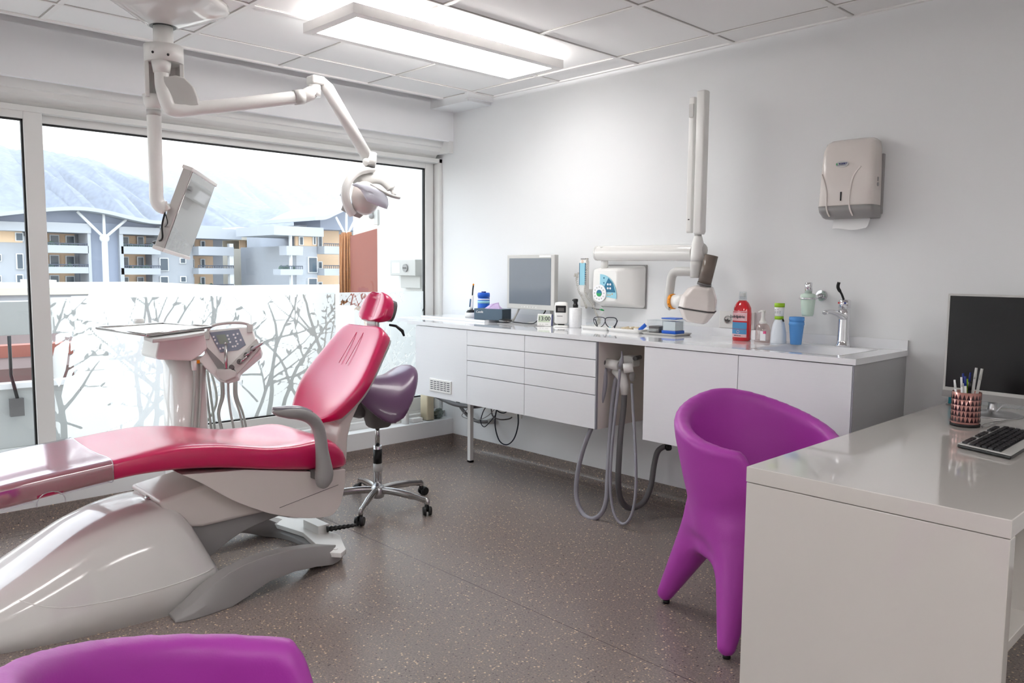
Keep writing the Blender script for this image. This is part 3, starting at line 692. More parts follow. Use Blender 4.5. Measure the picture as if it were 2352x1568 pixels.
for x in (-.035, .035): b.tube([B0+bd*s_+Vector((x*(1-.3*s_), 0, 0))+bn*(-.0225+.010*(s_-.3)/.2) for s_ in (.32, .38, .44, .50)], .0016, 6)
label(b.obj('backrest_seam', 'crim', bk), 'raised stitched seam')
b = MB(); b.loft([back_ring(s_, w_*.90, .032, -.02, back=.060) for s_, w_ in pt if .03 < s_ < LB-.02]); label(b.obj('backrest_shell', 'lgrey', ch), 'pale grey back shell')
# backrest support
b = MB(); b.loft([[Vector((XC+x*w_, y+dy*.5*th, z)) for x, dy in ((-1, -1), (-.6, -1.4), (.6, -1.4), (1, -1), (1, 1), (-1, 1))] for z, y, w_, th in ((.40, -1.77, .13, .07), (.52, -1.755, .125, .06), (.60, -1.735, .13, .06), (.68, -1.70, .15, .05), (.75, -1.64, .15, .04))], smooth=False)
b.obj('backrest_support', 'warm', ch, bevel=.01, seg=3)
# headrest
H0 = Vector((XC, -1.520, 1.068)); H1 = Vector((XC, -1.462, 1.205)); hd = (H1-H0).normalized(); hn = Vector((0, -hd.z, hd.y)); LH = (H1-H0).length
def head_ring(s_, hw, th, gr, n=96, back=0.0):
    c = H0+hd*s_; out = []
    for j in range(n):
        a = 2*math.pi*j/n; cc, ss = math.cos(a), math.sin(a); e = .5
        x = hw*math.copysign(abs(cc)**e, cc); v = math.copysign(abs(ss)**e, ss); d = v*th/2-th/2-back
        if ss > 0: d += (.018*abs(x/hw)**1.5-.012*math.exp(-(x/.030)**2)*gr)*abs(ss)
        out.append(c+Vector((x, 0, 0))+hn*d)
    return out
hp = [(0, .06, .03), (.008, .095, .045), (.03, .118, .062), (.07, .118, .06), (.11, .108, .05), (.14, .085, .035), (LH, .05, .02)]
b = MB(); b.loft([head_ring(s_, w_, th, 1 if .02 < s_ < .12 else .5) for s_, w_, th in sm_tab(hp, 26)])
hd_ = b.obj('headrest', 'crim', ch)
b = MB(); b.loft([head_ring(s_, w_*.95, .03, 0, back=.045) for s_, w_, th in sm_tab(hp, 14)[2:-2]]); b.ball(H0+hd*.10-hn*.075, .035, .03, .035)
label(b.obj('headrest_shell', 'dgrey', hd_), 'dark grey back shell of the headrest')
b = MB(); q0 = H0+hd*.01-hn*.085+Vector((.06, 0, 0)); b.tube([q0, q0+Vector((.03, .02, -.005)), q0+Vector((.055, .04, -.03)), q0+Vector((.062, .045, -.055))], [.006, .007, .009, .005], 8)
b.obj('headrest_lever', 'black', hd_)
b = MB()
for x in (-.035, .035): b.box(XC+x-.012, XC+x+.012, -1.500, -1.488, .98, 1.078)
b.box(XC-.03, XC+.03, -1.503, -1.497, 1.0, 1.074); b.obj('headrest_bar', 'steel', ch, bevel=.002)
# armrests
def arm(sx):
    k = .335*sx if sx > 0 else -.335
    X_ = XC+k
    pad = [(-2.215, .738, .006), (-2.19, .730, .017), (-2.14, .722, .026), (-2.09, .712, .028), (-2.045, .690, .027), (-2.012, .655, .026), (-1.995, .60, .025), (-1.988, .54, .026), (-1.982, .49, .031), (-1.978, .44, .037), (-1.982, .41, .036), (-1.99, .385, .026), (-1.995, .372, .012)]
    if sx < 0: pad = [(y+.44, z-.14+(.02 if y > -2.1 else 0), r) for y, z, r in pad]; pad = [(min(y, -1.45), z, r) for y, z, r in pad]
    P = cr([(X_, y, z) for y, z, r in pad], 4); rr = list(np.interp(np.linspace(0, 1, len(P)), np.linspace(0, 1, len(pad)), [p[2] for p in pad]))
    a = MB().tube(P, rr, 16, sq=(1, 1.25)).obj('armrest', 'grey', ch)
    top = [p+Vector((0, 0, .012)) for p in P[:17]]
    label(MB().tube(top, [max(.004, r*.72) for r in rr[:17]], 12, sq=(1, 1.3)).obj('arm_pad', mat('arm_pad_%d' % (sx > 0), (128, 124, 134), .2, coat=.6), a), 'glossy grey-violet pad on top of the armrest')
    return a
arm(1)
a2 = [(-1.70, .705, .008), (-1.66, .70, .024), (-1.60, .68, .026), (-1.555, .635, .024), (-1.535, .57, .022), (-1.53, .50, .024), (-1.54, .44, .032), (-1.56, .40, .030), (-1.57, .38, .012)]
P = cr([(XC-.30, y, z) for y, z, r in a2], 4); MB().tube(P, list(np.interp(np.linspace(0, 1, len(P)), np.linspace(0, 1, len(a2)), [q[2] for q in a2])), 14).obj('armrest', 'grey', ch)
MB().box(XC+.22, XC+.335, -2.0, -1.955, .40, .44).obj('armrest_hinge', 'dgrey', ch, bevel=.006); MB().box(XC-.30, XC-.15, -1.64, -1.58, .40, .44).obj('armrest_hinge', 'dgrey', ch, bevel=.006)
# lift arm (white) and its darker lower link
side = [(-2.62, .40), (-2.40, .435), (-2.22, .40), (-2.06, .30), (-2.05, .225), (-2.17, .262), (-2.45, .257), (-2.56, .28)]
MB().prism([Vector((XC-.17, y, z)) for y, z in side], (.34, 0, 0)).obj('lift_arm', 'warm', ch, bevel=.018, seg=4)
lo = cr([(-2.46, .10, 0), (-2.40, .125, 0), (-2.33, .165, 0), (-2.24, .200, 0), (-2.12, .222, 0), (-2.02, .235, 0)], 4)
P = [Vector((XC-.15, p.x, p.y)) for p in lo]+[Vector((XC-.15, -2.02, .27)), Vector((XC-.15, -2.3, .28)), Vector((XC-.15, -2.56, .27)), Vector((XC-.15, -2.55, .10))]
MB().prism(P, (.30, 0, 0)).obj('lift_link', 'grey', ch, bevel=.006)
# sled base: glossy white body
base = [(-3.60, .0, .02, .07), (-3.50, .0, .05, .13), (-3.35, .0, .105, .18), (-3.20, .0, .168, .225), (-3.05, .0, .245, .262), (-2.90, .0, .325, .285), (-2.76, .0, .372, .298), (-2.66, .0, .385, .302), (-2.58, .0, .383, .302), (-2.545, .01, .365, .300), (-2.51, .03, .32, .296), (-2.48, .05, .26, .290), (-2.455, .08, .19, .285), (-2.44, .10, .15, .27)]
def base_ring(y, zb, zt, hw, n=44):
    out = []
    for j in range(n):
        a = 2*math.pi*j/n; c, s = math.cos(a), math.sin(a)
        if s >= 0: x = hw*math.copysign(abs(c)**.55, c); z = zb+(zt-zb)*abs(s)**.62
        else: x = hw*math.copysign(abs(c)**.3, c); z = zb
        fl = 1+.12*(1-(z-zb)/max(zt-zb, .01))**2
        out.append(Vector((XC+x*fl, y, z)))
    return out
b = MB(); b.loft([base_ring(*r) for r in sm_tab(base, 60)]); b.obj('base', 'gwhite', ch)
b = MB()      # parting line of the base cover
for sx in (1,):
    pts = []
    for y in np.linspace(-3.12, -2.46, 18):
        zb, zt, w_ = interp(base, y); z = .105+.02*((y+2.8)/.35)**2+(.05*(max(0, -2.95-y)/.2)**2); 
        u_ = max(0, min(1, (z-zb)/(zt-zb))); s = u_**(1/.62); c = math.sqrt(max(0, 1-s*s)); x = w_*(c**.55)*(1+.12*(1-u_)**2)
        pts.append((XC+x+.0005, y, z))
    b.tube(pts, .0016, 6)
b.obj('base_seam', 'white', ch)
b = MB(); b.lathe([(.026, 0), (.026, .006), (.020, .009), (.018, .004), (0, .004)], (XC+.03, -2.60, .385), 20, axis=(0, -.15, 1)); b.obj('base_key', 'steel', ch)
# grey forked foot frame
def leg_ring(c, w_, z0, z1, t):
    n = Vector((-t.y, t.x, 0)).normalized(); c = Vector(c)
    return [c+n*(-w_)+Vector((0, 0, z0)), c+n*w_+Vector((0, 0, z0)), c+n*w_*.95+Vector((0, 0, (z0+z1)/2)), c+n*w_*.55+Vector((0, 0, z1)), c-n*w_*.55+Vector((0, 0, z1)), c-n*w_*.95+Vector((0, 0, (z0+z1)/2))]
for sx in (1, -1):
    # rows: x offset from centre, y, half width, underside, top
    rows = [(.375, -2.66, .045, 0, .012), (.378, -2.60, .06, 0, .05), (.375, -2.53, .06, 0, .095), (.368, -2.45, .058, 0, .128), (.360, -2.38, .056, .018, .142), (.35, -2.28, .052, .048, .150), (.335, -2.16, .048, .052, .142), (.31, -2.05, .050, .035, .122), (.275, -1.96, .055, .008, .095), (.22, -1.89, .06, 0, .062), (.12, -1.855, .06, 0, .045), (0, -1.845, .06, 0, .04)]
    C = [Vector((XC+sx*r[0], r[1], 0)) for r in rows]; rings = []
    P = cr(C, 3); T = np.linspace(0, len(rows)-1, len(P))
    for i, p in enumerate(P):
        t = (P[min(i+1, len(P)-1)]-P[max(i-1, 0)]); vals = [float(np.interp(T[i], range(len(rows)), [r[k] for r in rows])) for k in (2, 3, 4)]
        rings.append(leg_ring(p, vals[0], vals[1], vals[2], t))
    label(MB().loft(rings, smooth=False).obj('leg', 'grey', ch, bevel=.012, seg=3), 'grey arched foot frame leg')
b = MB(); P = [(XC+.36, -1.915), (XC+.33, -1.87), (XC+.15, -1.79), (XC-.15, -1.79), (XC-.33, -1.87), (XC-.30, -1.95), (XC, -1.90), (XC+.30, -1.96)]
b.prism([Vector((x, y, .045)) for x, y in P], (0, 0, .022)); b.box(XC-.07, XC+.07, -1.86, -1.80, .06, .105); b.cyl((XC+.30, -1.905, .066), (XC+.30, -1.905, .071), .01)
label(b.obj('foot_plate', 'white', ch, bevel=.006), 'white end plate joining the legs')
b = MB(); P = [Vector((XC+.08, -1.82, .085))+Vector((.55, .83, .1)).normalized()*s for s in np.linspace(0, .14, 29)]
b.tube(P, [(.016 if i % 4 < 2 else .012)*(1-.45*i/28) for i in range(29)], 12); b.obj('cable_boot', 'black', ch)
# ================================================================== delivery unit behind the chair
du = thing('delivery_unit', 'white dental delivery unit column with instrument tray and control head behind the chair', 'delivery unit', (.5, -2.17, 0))
b = MB(); n = 28
def colring(z, k): return [Vector((.5+.095*k*math.copysign(abs(math.cos(a))**.6, math.cos(a)), -2.175+.10*k*math.copysign(abs(math.sin(a))**.6, math.sin(a)), z)) for a in [2*math.pi*j/n for j in range(n)]]
b.loft([colring(0, 1.02), colring(.05, 1.02), colring(.4, .96), colring(.88, .92)]); b.obj('column', 'gwhite', du)
MB().box(.36, .66, -2.30, -2.02, 0, .03).obj('floor_plate', 'lgrey', du, bevel=.01)
MB().box(.590, .594, -2.165, -2.135, .845, .862).obj('type_label', 'orange', du)
P3 = lambda px, py, x: at(px, py, 'x', x)
body = [(366, 775), (357, 820), (364, 826), (440, 829), (462, 815), (478, 800), (470, 762), (440, 758), (400, 768)]
MB().prism([P3(x, y, .62) for x, y in body], (-.20, 0, 0)).obj('arm_body', 'white', du, bevel=.012, seg=3)
# control head: polygon on an inclined face, given its thickness backwards
hn_ = Vector((.80, -.50, .34)).normalized(); HP = at(530, 810, 'x', .66)
def onh(px, py, off=0):
    v = Vector(_d+_r*(px-1176)/FPX-_u*(py-784)/FPX); c = Vector(CAM); t = (HP-c).dot(hn_)/v.dot(hn_); return c+v*t+hn_*off
head = [(459, 765), (468, 768), (480, 757), (550, 751), (578, 750), (588, 782), (600, 800), (596, 812), (548, 852), (545, 865), (520, 872), (498, 868), (452, 826), (470, 812), (467, 790)]
MB().prism([onh(*p, -.10) for p in head], hn_*.10).obj('control_head', 'white', du, bevel=.008, seg=3)
b = MB(); b.prism([onh(*p, 0.0005) for p in ((470, 790), (478, 800), (525, 847), (500, 846), (470, 800))], hn_*.002); b.obj('grey_flank', 'grey', du)
kp = MB().prism([onh(*p, .001) for p in ((481, 764), (549, 756), (565, 792), (547, 804), (506, 809))], hn_*.003).obj('keypad', mat('keypad_grey', (132, 140, 156), .35), du)
MB().prism([onh(*p, .004) for p in ((496, 770), (517, 768), (526, 788), (505, 791))], hn_*.001).obj('display', mat('display_green', (140, 150, 140), .3), kp)
b = MB()
for px, py in ((491, 774), (494, 781), (499, 789), (506, 801), (513, 799), (523, 771), (526, 779), (529, 786), (537, 769), (541, 776), (546, 767), (553, 781), (535, 796), (541, 795), (546, 790), (543, 784)):
    b.prism([onh(px-2, py-2, .0045), onh(px+2, py-2, .0045), onh(px+2, py+2, .0045), onh(px-2, py+2, .0045)], hn_*.0008)
b.obj('keys', 'white2', kp)
MB().tube(cr([onh(477, 772, .0), onh(480, 754, .0), onh(500, 746, .01), onh(540, 742, .01), onh(570, 745, .0), onh(575, 760, -.02)], 6), .0075, 10).obj('handle', 'lgrey', du)
for px in ((475, 768), (574, 752)): MB().prism([onh(px[0]-7, px[1]-6, -.02), onh(px[0]+7, px[1]-7, -.02), onh(px[0]+6, px[1]+12, -.02), onh(px[0]-6, px[1]+13, -.02)], hn_*.03).obj('handle_foot', 'lgrey', du, bevel=.003)
# instrument holders along the slanted front edge
strip = MB().prism([onh(*p, .002) for p in ((531, 838), (590, 778), (600, 800), (546, 860))], hn_*.012).obj('instrument_rack', 'lgrey', du, bevel=.003)
for i, (px, py) in enumerate(((533, 845), (551, 832), (567, 817), (582, 802))):
    MB().cyl(onh(px, py, .012), onh(px, py, .026), .014, .012, 16).obj('holder', 'dgrey', strip)
b = MB(); b.tube([onh(521, 850, .03), onh(521, 795, .035)], .0085, 12); b.tube([onh(521, 796, .035), onh(519, 788, .034)], [.0085, .004], 12); label(b.obj('syringe', 'steel', du), 'upright steel syringe')
b = MB(); b.tube([onh(578, 806, .03), onh(600, 794, .035), onh(607, 789, .035)], [.009, .007, .002], 12); label(b.obj('handpiece', 'alu', du), 'slim metal handpiece')
for px, py in ((571, 815), (560, 829)): MB().tube([onh(px-8, py+6, .02), onh(px+9, py-7, .03)], [.009, .005], 10).obj('handpiece', 'steel', du)
MB().prism([onh(*p, .0) for p in ((497, 851), (531, 850), (546, 857), (543, 868), (520, 878), (505, 872))], hn_*.035).obj('hose_outlet', 'lgrey', du, bevel=.004)
# tray
TZ = 1.03
tr = [at(x, y, 'z', TZ) for x, y in ((222, 754), (375, 743), (485, 751), (335, 770))]
t = MB().prism([p-Vector((0, 0, .006)) for p in tr], (0, 0, .006)).obj('tray', 'white', du)
b = MB(); c = sum(tr, Vector())/4
for i in range(4):
    a, d = tr[i], tr[(i+1) % 4]; b.tube([a+Vector((0, 0, .002)), d+Vector((0, 0, .002))], .006, 8)
b.obj('tray_rim', 'steel', t)
MB().prism([at(x, y, 'z', TZ-.012) for x, y in ((330, 772), (470, 754), (470, 762), (410, 772), (350, 778))], (0, 0, -.018)).obj('tray_arm', 'lgrey', du, bevel=.004)
MB().lathe([(.024, 0), (.024, .022), (.018, .026), (0, .026)], tuple(at(320, 744, 'z', TZ)+Vector((0, 0, .004)))).obj('magnet_cup', 'white', t)
# hanging hoses
def hose(pts, r, m='hosel', parent=du, nm='hose', k=6): return MB().tube(cr([P3(*p) for p in pts], k), r, 8).obj(nm, m, parent)
for i, (px, qx, dx) in enumerate(((512, 505, .60), (524, 532, .62), (538, 553, .60), (543, 560, .58), (508, 503, .56))):
    hose([(px, 872, dx), (px+1, 910, dx), (qx-2, 950, dx), (qx+6, 1000, dx-.02), (qx-8, 1050, dx-.06), (qx-50, 1068, dx-.08), (qx-62, 1020, dx-.08), (460+i*9, 930, dx-.08), (452+i*8, 850, dx-.08)], .0065)
for px in (448, 462): hose([(px, 835, .6), (px-1, 900, .6), (px-6, 980, .6), (px-10, 1060, .6)], .007)
MB().tube([P3(445, 828, .61), P3(446, 850, .61)], [.014, .011], 12).obj('connector', 'white', du)
# conduit on the floor from the column round the chair base
b = MB(); P = [Vector((.50, -2.25, .15)), Vector((.50, -2.36, .10)), at(300, 1156, 'x', .52), at(230, 1172, 'x', .50), at(160, 1200, 'x', .46), at(110, 1232, 'x', .42), at(95, 1250, 'x', .44), Vector((.62, -2.88, .035)), Vector((.85, -2.92, .035))]
b.tube(cr(P, 8), .032, 14); o = b.obj('floor_conduit', 'grey', du)
# foot pedal seen under the chair
t = thing('foot_control', 'white foot control pedal lying on the floor behind the chair frame', 'foot pedal', tuple(at(660, 1222, 'z', 0)))
c = at(655, 1224, 'z', 0)+Vector((-.12, .10, 0)); MB().box(c.x-.12, c.x+.09, c.y-.05, c.y+.09, 0, .022).obj('plate', 'white', t, bevel=.005); MB().box(c.x-.13, c.x-.03, c.y-.05, c.y+.06, .02, .07).obj('pedal', 'lgrey', t, bevel=.01)
# ================================================================== ceiling column with two arms
ct = thing('ceiling_column', 'white ceiling mounted column carrying two jointed arms above the dental chair', 'ceiling mount', (.82, -2.35, 1.55))
px_, py_ = .82, -2.35
b = MB(); n = 8
def octr(r, z, k=1.0, n=32):
    out = []
    for j in range(n):
        a = 2*math.pi*j/n; rr = r*(1+.10*math.cos(4*a)*k) if k else r
        out.append(Vector((px_+.06*(k)+rr*math.cos(a), py_+rr*math.sin(a), z)))
    return out
b.loft([octr(.245, 2.499), octr(.245, 2.475), octr(.235, 2.462), octr(.15, 2.42, .6), octr(.062, 2.385, 0)])
b.obj('canopy', 'gwhite', ct)
MB().cyl((px_, py_, 2.384), (px_, py_, 2.389), .056).obj('canopy_ring', 'black', ct)
MB().cyl((px_, py_, 2.25), (px_, py_, 2.387), .042).obj('pole', 'white', ct)
b = MB(); b.cyl((px_, py_, 2.225), (px_, py_, 2.30), .082, n=40)
def arcshell(a0, a1, r0, r1, z0, z1, n=14):
    o = []
    for i in range(n+1):
        a = a0+(a1-a0)*i/n; o.append(Vector((px_+r1*math.cos(a), py_+r1*math.sin(a), z0)))
    for i in range(n+1):
        a = a1+(a0-a1)*i/n; o.append(Vector((px_+r0*math.cos(a), py_+r0*math.sin(a), z0)))
    return o, (0, 0, z1-z0)
P, off = arcshell(R(55), R(268), .066, .082, 2.075, 2.226); b.prism(P, off); b.obj('housing', 'white', ct)
for (x, y, z) in ((px_+.05, py_-.066, 2.255), (px_+.081, py_-.012, 2.248)): MB().ball((x, y, z), .006, n=8).obj('screw_hole', 'black', ct)
mx, my = at(363, 300, 'z', 1.95).x, at(363, 300, 'z', 1.95).y
mx, my = .775, -2.385
MB().tube([(mx, my, 2.09), (mx, my, 2.05), (mx, my, 2.03)], [.046, .040, .030], 20).obj('socket', 'white', ct)
MB().tube(cr([(mx, my, 2.035), (mx, my, 1.9), (mx, my, 1.7), (mx, my, 1.63), (mx+.008, my+.012, 1.60), (mx+.02, my+.03, 1.592)], 5), .0305, 18).obj('monitor_arm', 'white', ct)
MB().cyl((mx, my, 2.0), (mx, my, 2.025), .0312).obj('rating_label', 'lgrey', ct)
MB().tube([(px_+.035, py_-.025, 2.225), (px_+.035, py_-.025, 2.175)], [.042, .034], 20).obj('socket', 'white', ct)
A0 = Vector((px_+.035, py_-.025, 2.18))
pts = [A0, Vector((.858, -2.375, 2.12)), at(380, 225, 'x', .875), at(390, 247, 'x', .88), at(408, 254, 'x', .89), at(450, 249, 'x', .90), at(560, 238, 'x', .94), at(685, 223, 'x', .99)]
MB().tube(cr(pts, 6), .0305, 18).obj('lamp_arm', 'white', ct)
# quarter-round grey cover inside the elbow
q = [(371, 170), (378, 176), (400, 172), (420, 178), (440, 198), (450, 222), (454, 240), (440, 243), (420, 250), (403, 252), (388, 240), (376, 215), (371, 190)]
MB().prism([at(a+3, c, 'x', .885+.0006*(a-371)) for a, c in q], Vector((.045, -.03, 0))*-1).obj('elbow_cover', 'lgrey', ct, bevel=.008, seg=3)
b = MB(); b.tube([at(676, 224, 'x', .99), at(696, 222, 'x', .995)], .035, 18); b.obj('joint_ring', 'lgrey', ct)
b = MB(); b.tube([at(692, 224, 'x', .99), at(712, 215, 'x', 1.0), at(722, 208, 'x', 1.0)], [.031, .033, .030], 16); b.tube([at(722, 222, 'x', 1.0), at(722, 196, 'x', 1.0)], .031, 16); b.obj('joint', 'white', ct)
b = MB(); b.box(*(lambda c: (c.x-.035, c.x+.035, c.y-.034, c.y+.034, c.z-.022, c.z+.02))(at(725, 185, 'x', 1.0))); b.obj('joint', 'white', ct, bevel=.01, seg=3)
MB().tube([at(737, 184, 'x', 1.0), at(752, 202, 'x', 1.01), at(848, 368, 'x', 1.05)], [.022, .031, .030], 16).obj('lamp_arm', 'white', ct)
# monitor on the arm
A = Vector((.82, -2.234, 1.781)); Cc = Vector((.759, -2.363, 1.394)); Wv = Vector(tuple(.36*_d-.027*_r))
T = (A-Cc); nrm = Wv.cross(T).normalized(); nrm = nrm if nrm.x > 0 else -nrm
mo = thing('ceiling_monitor', 'flat grey monitor hanging tilted from the ceiling arm in front of the window', 'monitor', tuple(Cc))
def slab(a, w_, t, n0, n1): b = MB(); b.prism([a+nrm*n0, a+w_+nrm*n0, a+w_+t+nrm*n0, a+t+nrm*n0], nrm*(n1-n0)); return b
slab(Cc, Wv, T, -.042, 0).obj('casing', 'lgrey', mo, bevel=.004)
fr = slab(Cc+Wv*.03+T*.03, Wv*.94, T*.94, 0, .003).obj('screen', mat('mirror_glass', (165, 160, 158), .04, metal=.75), mo)
for a in (Cc, Cc+T*.955): slab(a-Wv*.02, Wv*1.04, T*.045, -.046, .006).obj('end_cap', 'white', mo, bevel=.004)
slab(Cc+Wv*.2+T*.25, Wv*.55, T*.5, -.062, -.040).obj('rear_cover', 'lgrey', mo, bevel=.004)
mp = Cc+Wv*.25+T*.5-nrm*.06; j0 = Vector((mx+.02, my+.03, 1.592))
b = MB(); b.tube([j0, j0.lerp(mp, .55), mp], [.014, .014, .02], 12); b.ball(j0.lerp(mp, .6), .022, n=12); b.obj('swivel', 'white', mo)
b = MB(); e_ = Cc+T*.06-nrm*.045+Wv*.1
b.tube(cr([j0+Vector((-.005, 0, -.02)), j0+Vector((-.02, -.01, -.08)), j0+Vector((-.025, -.01, -.14)), e_+Vector((-.02, -.01, .01)), e_], 6), .0045, 8); b.obj('cable', 'black', mo)
b = MB(); b.tube(cr([j0+Vector((.0, 0, -.03)), j0+Vector((.02, .0, -.07)), Cc+T*.25-nrm*.045+Wv*.1], 6), .0025, 6); b.obj('cable', 'black', mo)
# ------------------------------------------------------------------ operating lamp
LX = 1.06
ol = thing('operating_lamp', 'white dental operating lamp with curved yoke at the end of the ceiling arm', 'operating lamp', tuple(at(850, 440, 'x', LX)))
P = lambda px, py, dx=0: at(px, py, 'x', LX+dx)
b = MB(); b.tube([P(852, 352, -.005), P(851, 372), P(850, 380)], [.030, .030, .026], 18); b.ball(P(842, 372), .022, n=10); b.obj('wrist', 'white', ol)
MB().tube([P(850, 381), P(850, 384)], .0255, 18).obj('wrist_ring', 'dgrey', ol)
yk = [P(857, 390), P(845, 390), P(825, 394), P(808, 406), P(797, 424), P(793, 444), P(796, 464), P(803, 482), P(810, 492)]
yp = cr(yk, 5); MB().tube(yp, [.020+.006*min(1, i/10) for i in range(len(yp))], 16, sq=(.75, 1.05)).obj('yoke', 'white', ol)
b = MB(); b.tube([p+Vector((.012, -.012, 0)) for p in yp[8:34]], .004, 8); b.obj('yoke_groove', 'grey', ol)
# head body
hb = Vector(P(838, 455, .02)); 
def headf(X, Y, Z):
    x = X-hb.x; y = Y-hb.y; z = Z-hb.z
    a = x*.69+y*.72; dpt = -x*.72+y*.69      # to the right, away
    return smax(np.sqrt((a/.072)**2+(dpt/.085)**2+((z)/.085)**2)*.08-.08, -(a+.066), .015)
V, F = sdf_mesh(headf, hb-Vector((.15, .15, .13)), hb+Vector((.15, .15, .13)), .009)
MB().add(V, F, True).obj('lamp_head', 'warm', ol)
# front shield: curved plate
def plate(outer, off, name, m, bul=.03, mid=None):
    """outline on a plane facing the viewer's side, bulged, with thickness"""
    n = Vector((.72, -.69, .1)).normalized(); b = MB(); rings = []
    c = sum(outer, Vector())/len(outer)
    for k, (s, o_) in enumerate(((1, 0), (1, .006), (.85, .006+bul*.4), (.55, .006+bul*.8), (.2, .006+bul))): rings.append([c+(p-c)*s+n*(o_+off) for p in outer])
    rings.insert(0, [c+(p-c)*.9+n*(off-.004) for p in outer]); b.loft(rings); return b.obj(name, m, ol)
sh = [P(813, 430, .04), P(826, 424, .05), P(845, 425, .07), P(870, 435, .09), P(889, 448, .10), P(895, 462, .10), P(896, 474, .10), P(893, 485, .10), P(876, 479, .09), P(848, 467, .08), P(842, 457, .07), P(834, 442, .05), P(824, 434, .04)]
plate(sh, .055, 'front_shield', mat('shield_white', (222, 224, 236), .2, coat=.5), .022)
b = MB(); ar = cr([P(816, 424, -.02), P(824, 414, -.01), P(846, 409, 0), (P(872, 411, 0)), P(890, 424, .01), P(900, 436, .02), P(906, 448, .03)], 5)
b.tube(ar, [.014]*6+[.030]*(len(ar)-12)+[.014]*6, 14, sq=(1.1, .45)); b.obj('upper_shield', 'lgrey', ol)
MB().tube(cr([P(850, 424, .12), P(862, 431, .13), P(880, 441, .14), P(900, 450, .14), P(917, 454, .13)], 5), .0085, 12).obj('handle', 'lgrey', ol)
MB().tube([P(782, 446, -.05), P(798, 456, -.03)], .008, 10).obj('handle', 'lgrey', ol)
q = [P(788, 466, -.06), P(783, 482, -.06), P(805, 494, -.05), P(825, 501, -.03), P(838, 490, -.02), P(815, 480, -.03)]
MB().prism(q, (-.012, .012, 0)).obj('rear_shield', 'lgrey', ol, bevel=.003)
# ================================================================== saddle stool
SX, SY = .89, -1.28
so = thing('saddle_stool', 'aubergine saddle stool on a chromed five-castor base beside the dental chair', 'stool', (SX, SY, 0))
fw = Vector((math.cos(R(-95)), math.sin(R(-95)), 0)); sd_ = Vector((-fw.y, fw.x, 0)); C0 = Vector((SX+.01, SY, .690))
def saddle(X, Y, Z):
    x = (X-C0.x)*fw.x+(Y-C0.y)*fw.y; y = (X-C0.x)*sd_.x+(Y-C0.y)*sd_.y; z = Z-C0.z
    t = np.clip((x+.2)/.4, 0, 1); hw = .205*(1-t)+.132*t+.03*np.sin(math.pi*t)
    zc = .050*np.clip((-x-.02)/.16, 0, 1.2)**1.6+.012*np.clip((x-.02)/.16, 0, 1.3)
    zc = zc-(.6+6.2*t)*np.clip(np.abs(y)-.015, 0, 1)**1.9
    d = (np.sqrt((x/.205)**2+(y/hw)**2)-1)*np.minimum(hw, .15)
    th = .040
    qd = np.maximum(d+.03, 0); return np.sqrt(qd**2+((z-zc)*.85)**2)-th+np.minimum(np.maximum(d+.03, -.0), 0)
V, F = sdf_mesh(saddle, (SX-.34, SY-.34, .44), (SX+.34, SY+.34, .86), .0115)
se = MB().add(V, F, True).obj('seat', 'aub', so)
b = MB(); P0 = C0+Vector((0, 0, -.06))
def rr(cx, cz, hx, hy): return [C0+fw*(cx+hx*math.copysign(abs(math.cos(a))**.5, math.cos(a)))+sd_*(hy*math.copysign(abs(math.sin(a))**.5, math.sin(a)))+Vector((0, 0, cz)) for a in [2*math.pi*j/24 for j in range(24)]]
b.loft([rr(.0, -.03, .12, .085), rr(.0, -.11, .105, .08), rr(0, -.135, .085, .075), rr(0, -.225, .060, .055), rr(0, -.235, .05, .045)])
label(b.obj('tilt_mechanism', 'dgrey', so), 'dark grey tilt housing under the seat')
bp = at(886, 931, 'y', SY-.10); bc = C0+fw*.150+Vector((-.034, 0, -.112)); bn_ = (fw*.75+Vector((.45, -.43, 0))).normalized()
b = MB(); b.tube([bc-bn_*.07, bc-bn_*.02, bc+bn_*.004], [.075, .060, .044], 24); b.obj('front_nose', 'dgrey', so)
bd_ = MB().cyl(bc+bn_*.003, bc+bn_*.006, .036).obj('badge', 'black', so)
rt = Vector((0, 0, 1)).cross(bn_)
b = MB(); b.tube(cr([bc+bn_*.007+rt*-.02+Vector((0, 0, .006)), bc+bn_*.007+rt*-.004+Vector((0, 0, .016)), bc+bn_*.007+rt*.016+Vector((0, 0, .004))], 5), [.002, .004, .005, .005, .004, .004, .005, .004, .003, .002, .001], 6); b.obj('badge_mark', mat('badge_pink', (240, 90, 120), .4), bd_)
text('Bambach', .0135, bc+bn_*.0065+Vector((0, 0, -.012)), rt, (0, 0, 1), mat('badge_print', (240, 90, 120), .4), bd_, 'badge_lettering')
b = MB(); b.tube(cr([bc-bn_*.05-rt*.05, bc-rt*.11+Vector((0, 0, -.03)), bc-rt*.155+Vector((0, 0, -.045))], 4), .008, 10); b.obj('lever', 'black', so)
MB().cyl((SX, SY, .33), (SX, SY, .48), .0125).obj('gas_piston', 'steel', so)
MB().lathe([(.024, .10), (.024, .345), (.021, .35), (.021, .34), (0, .34)], (SX, SY, 0)).obj('column', 'chrome', so)
MB().cyl((SX, SY, .25), (SX, SY, .33), .0246).obj('sleeve', 'black', so); MB().cyl((SX, SY, .205), (SX, SY, .248), .0246).obj('column_label', 'lgrey', so)
MB().lathe([(.024, .052), (.033, .058), (.040, .085), (.036, .115), (.026, .125)], (SX, SY, 0)).obj('hub', 'alu', so)
wh = at(1010, 1186, 'z', 0); a0 = math.atan2(wh.y-SY, wh.x-SX); RW = .315
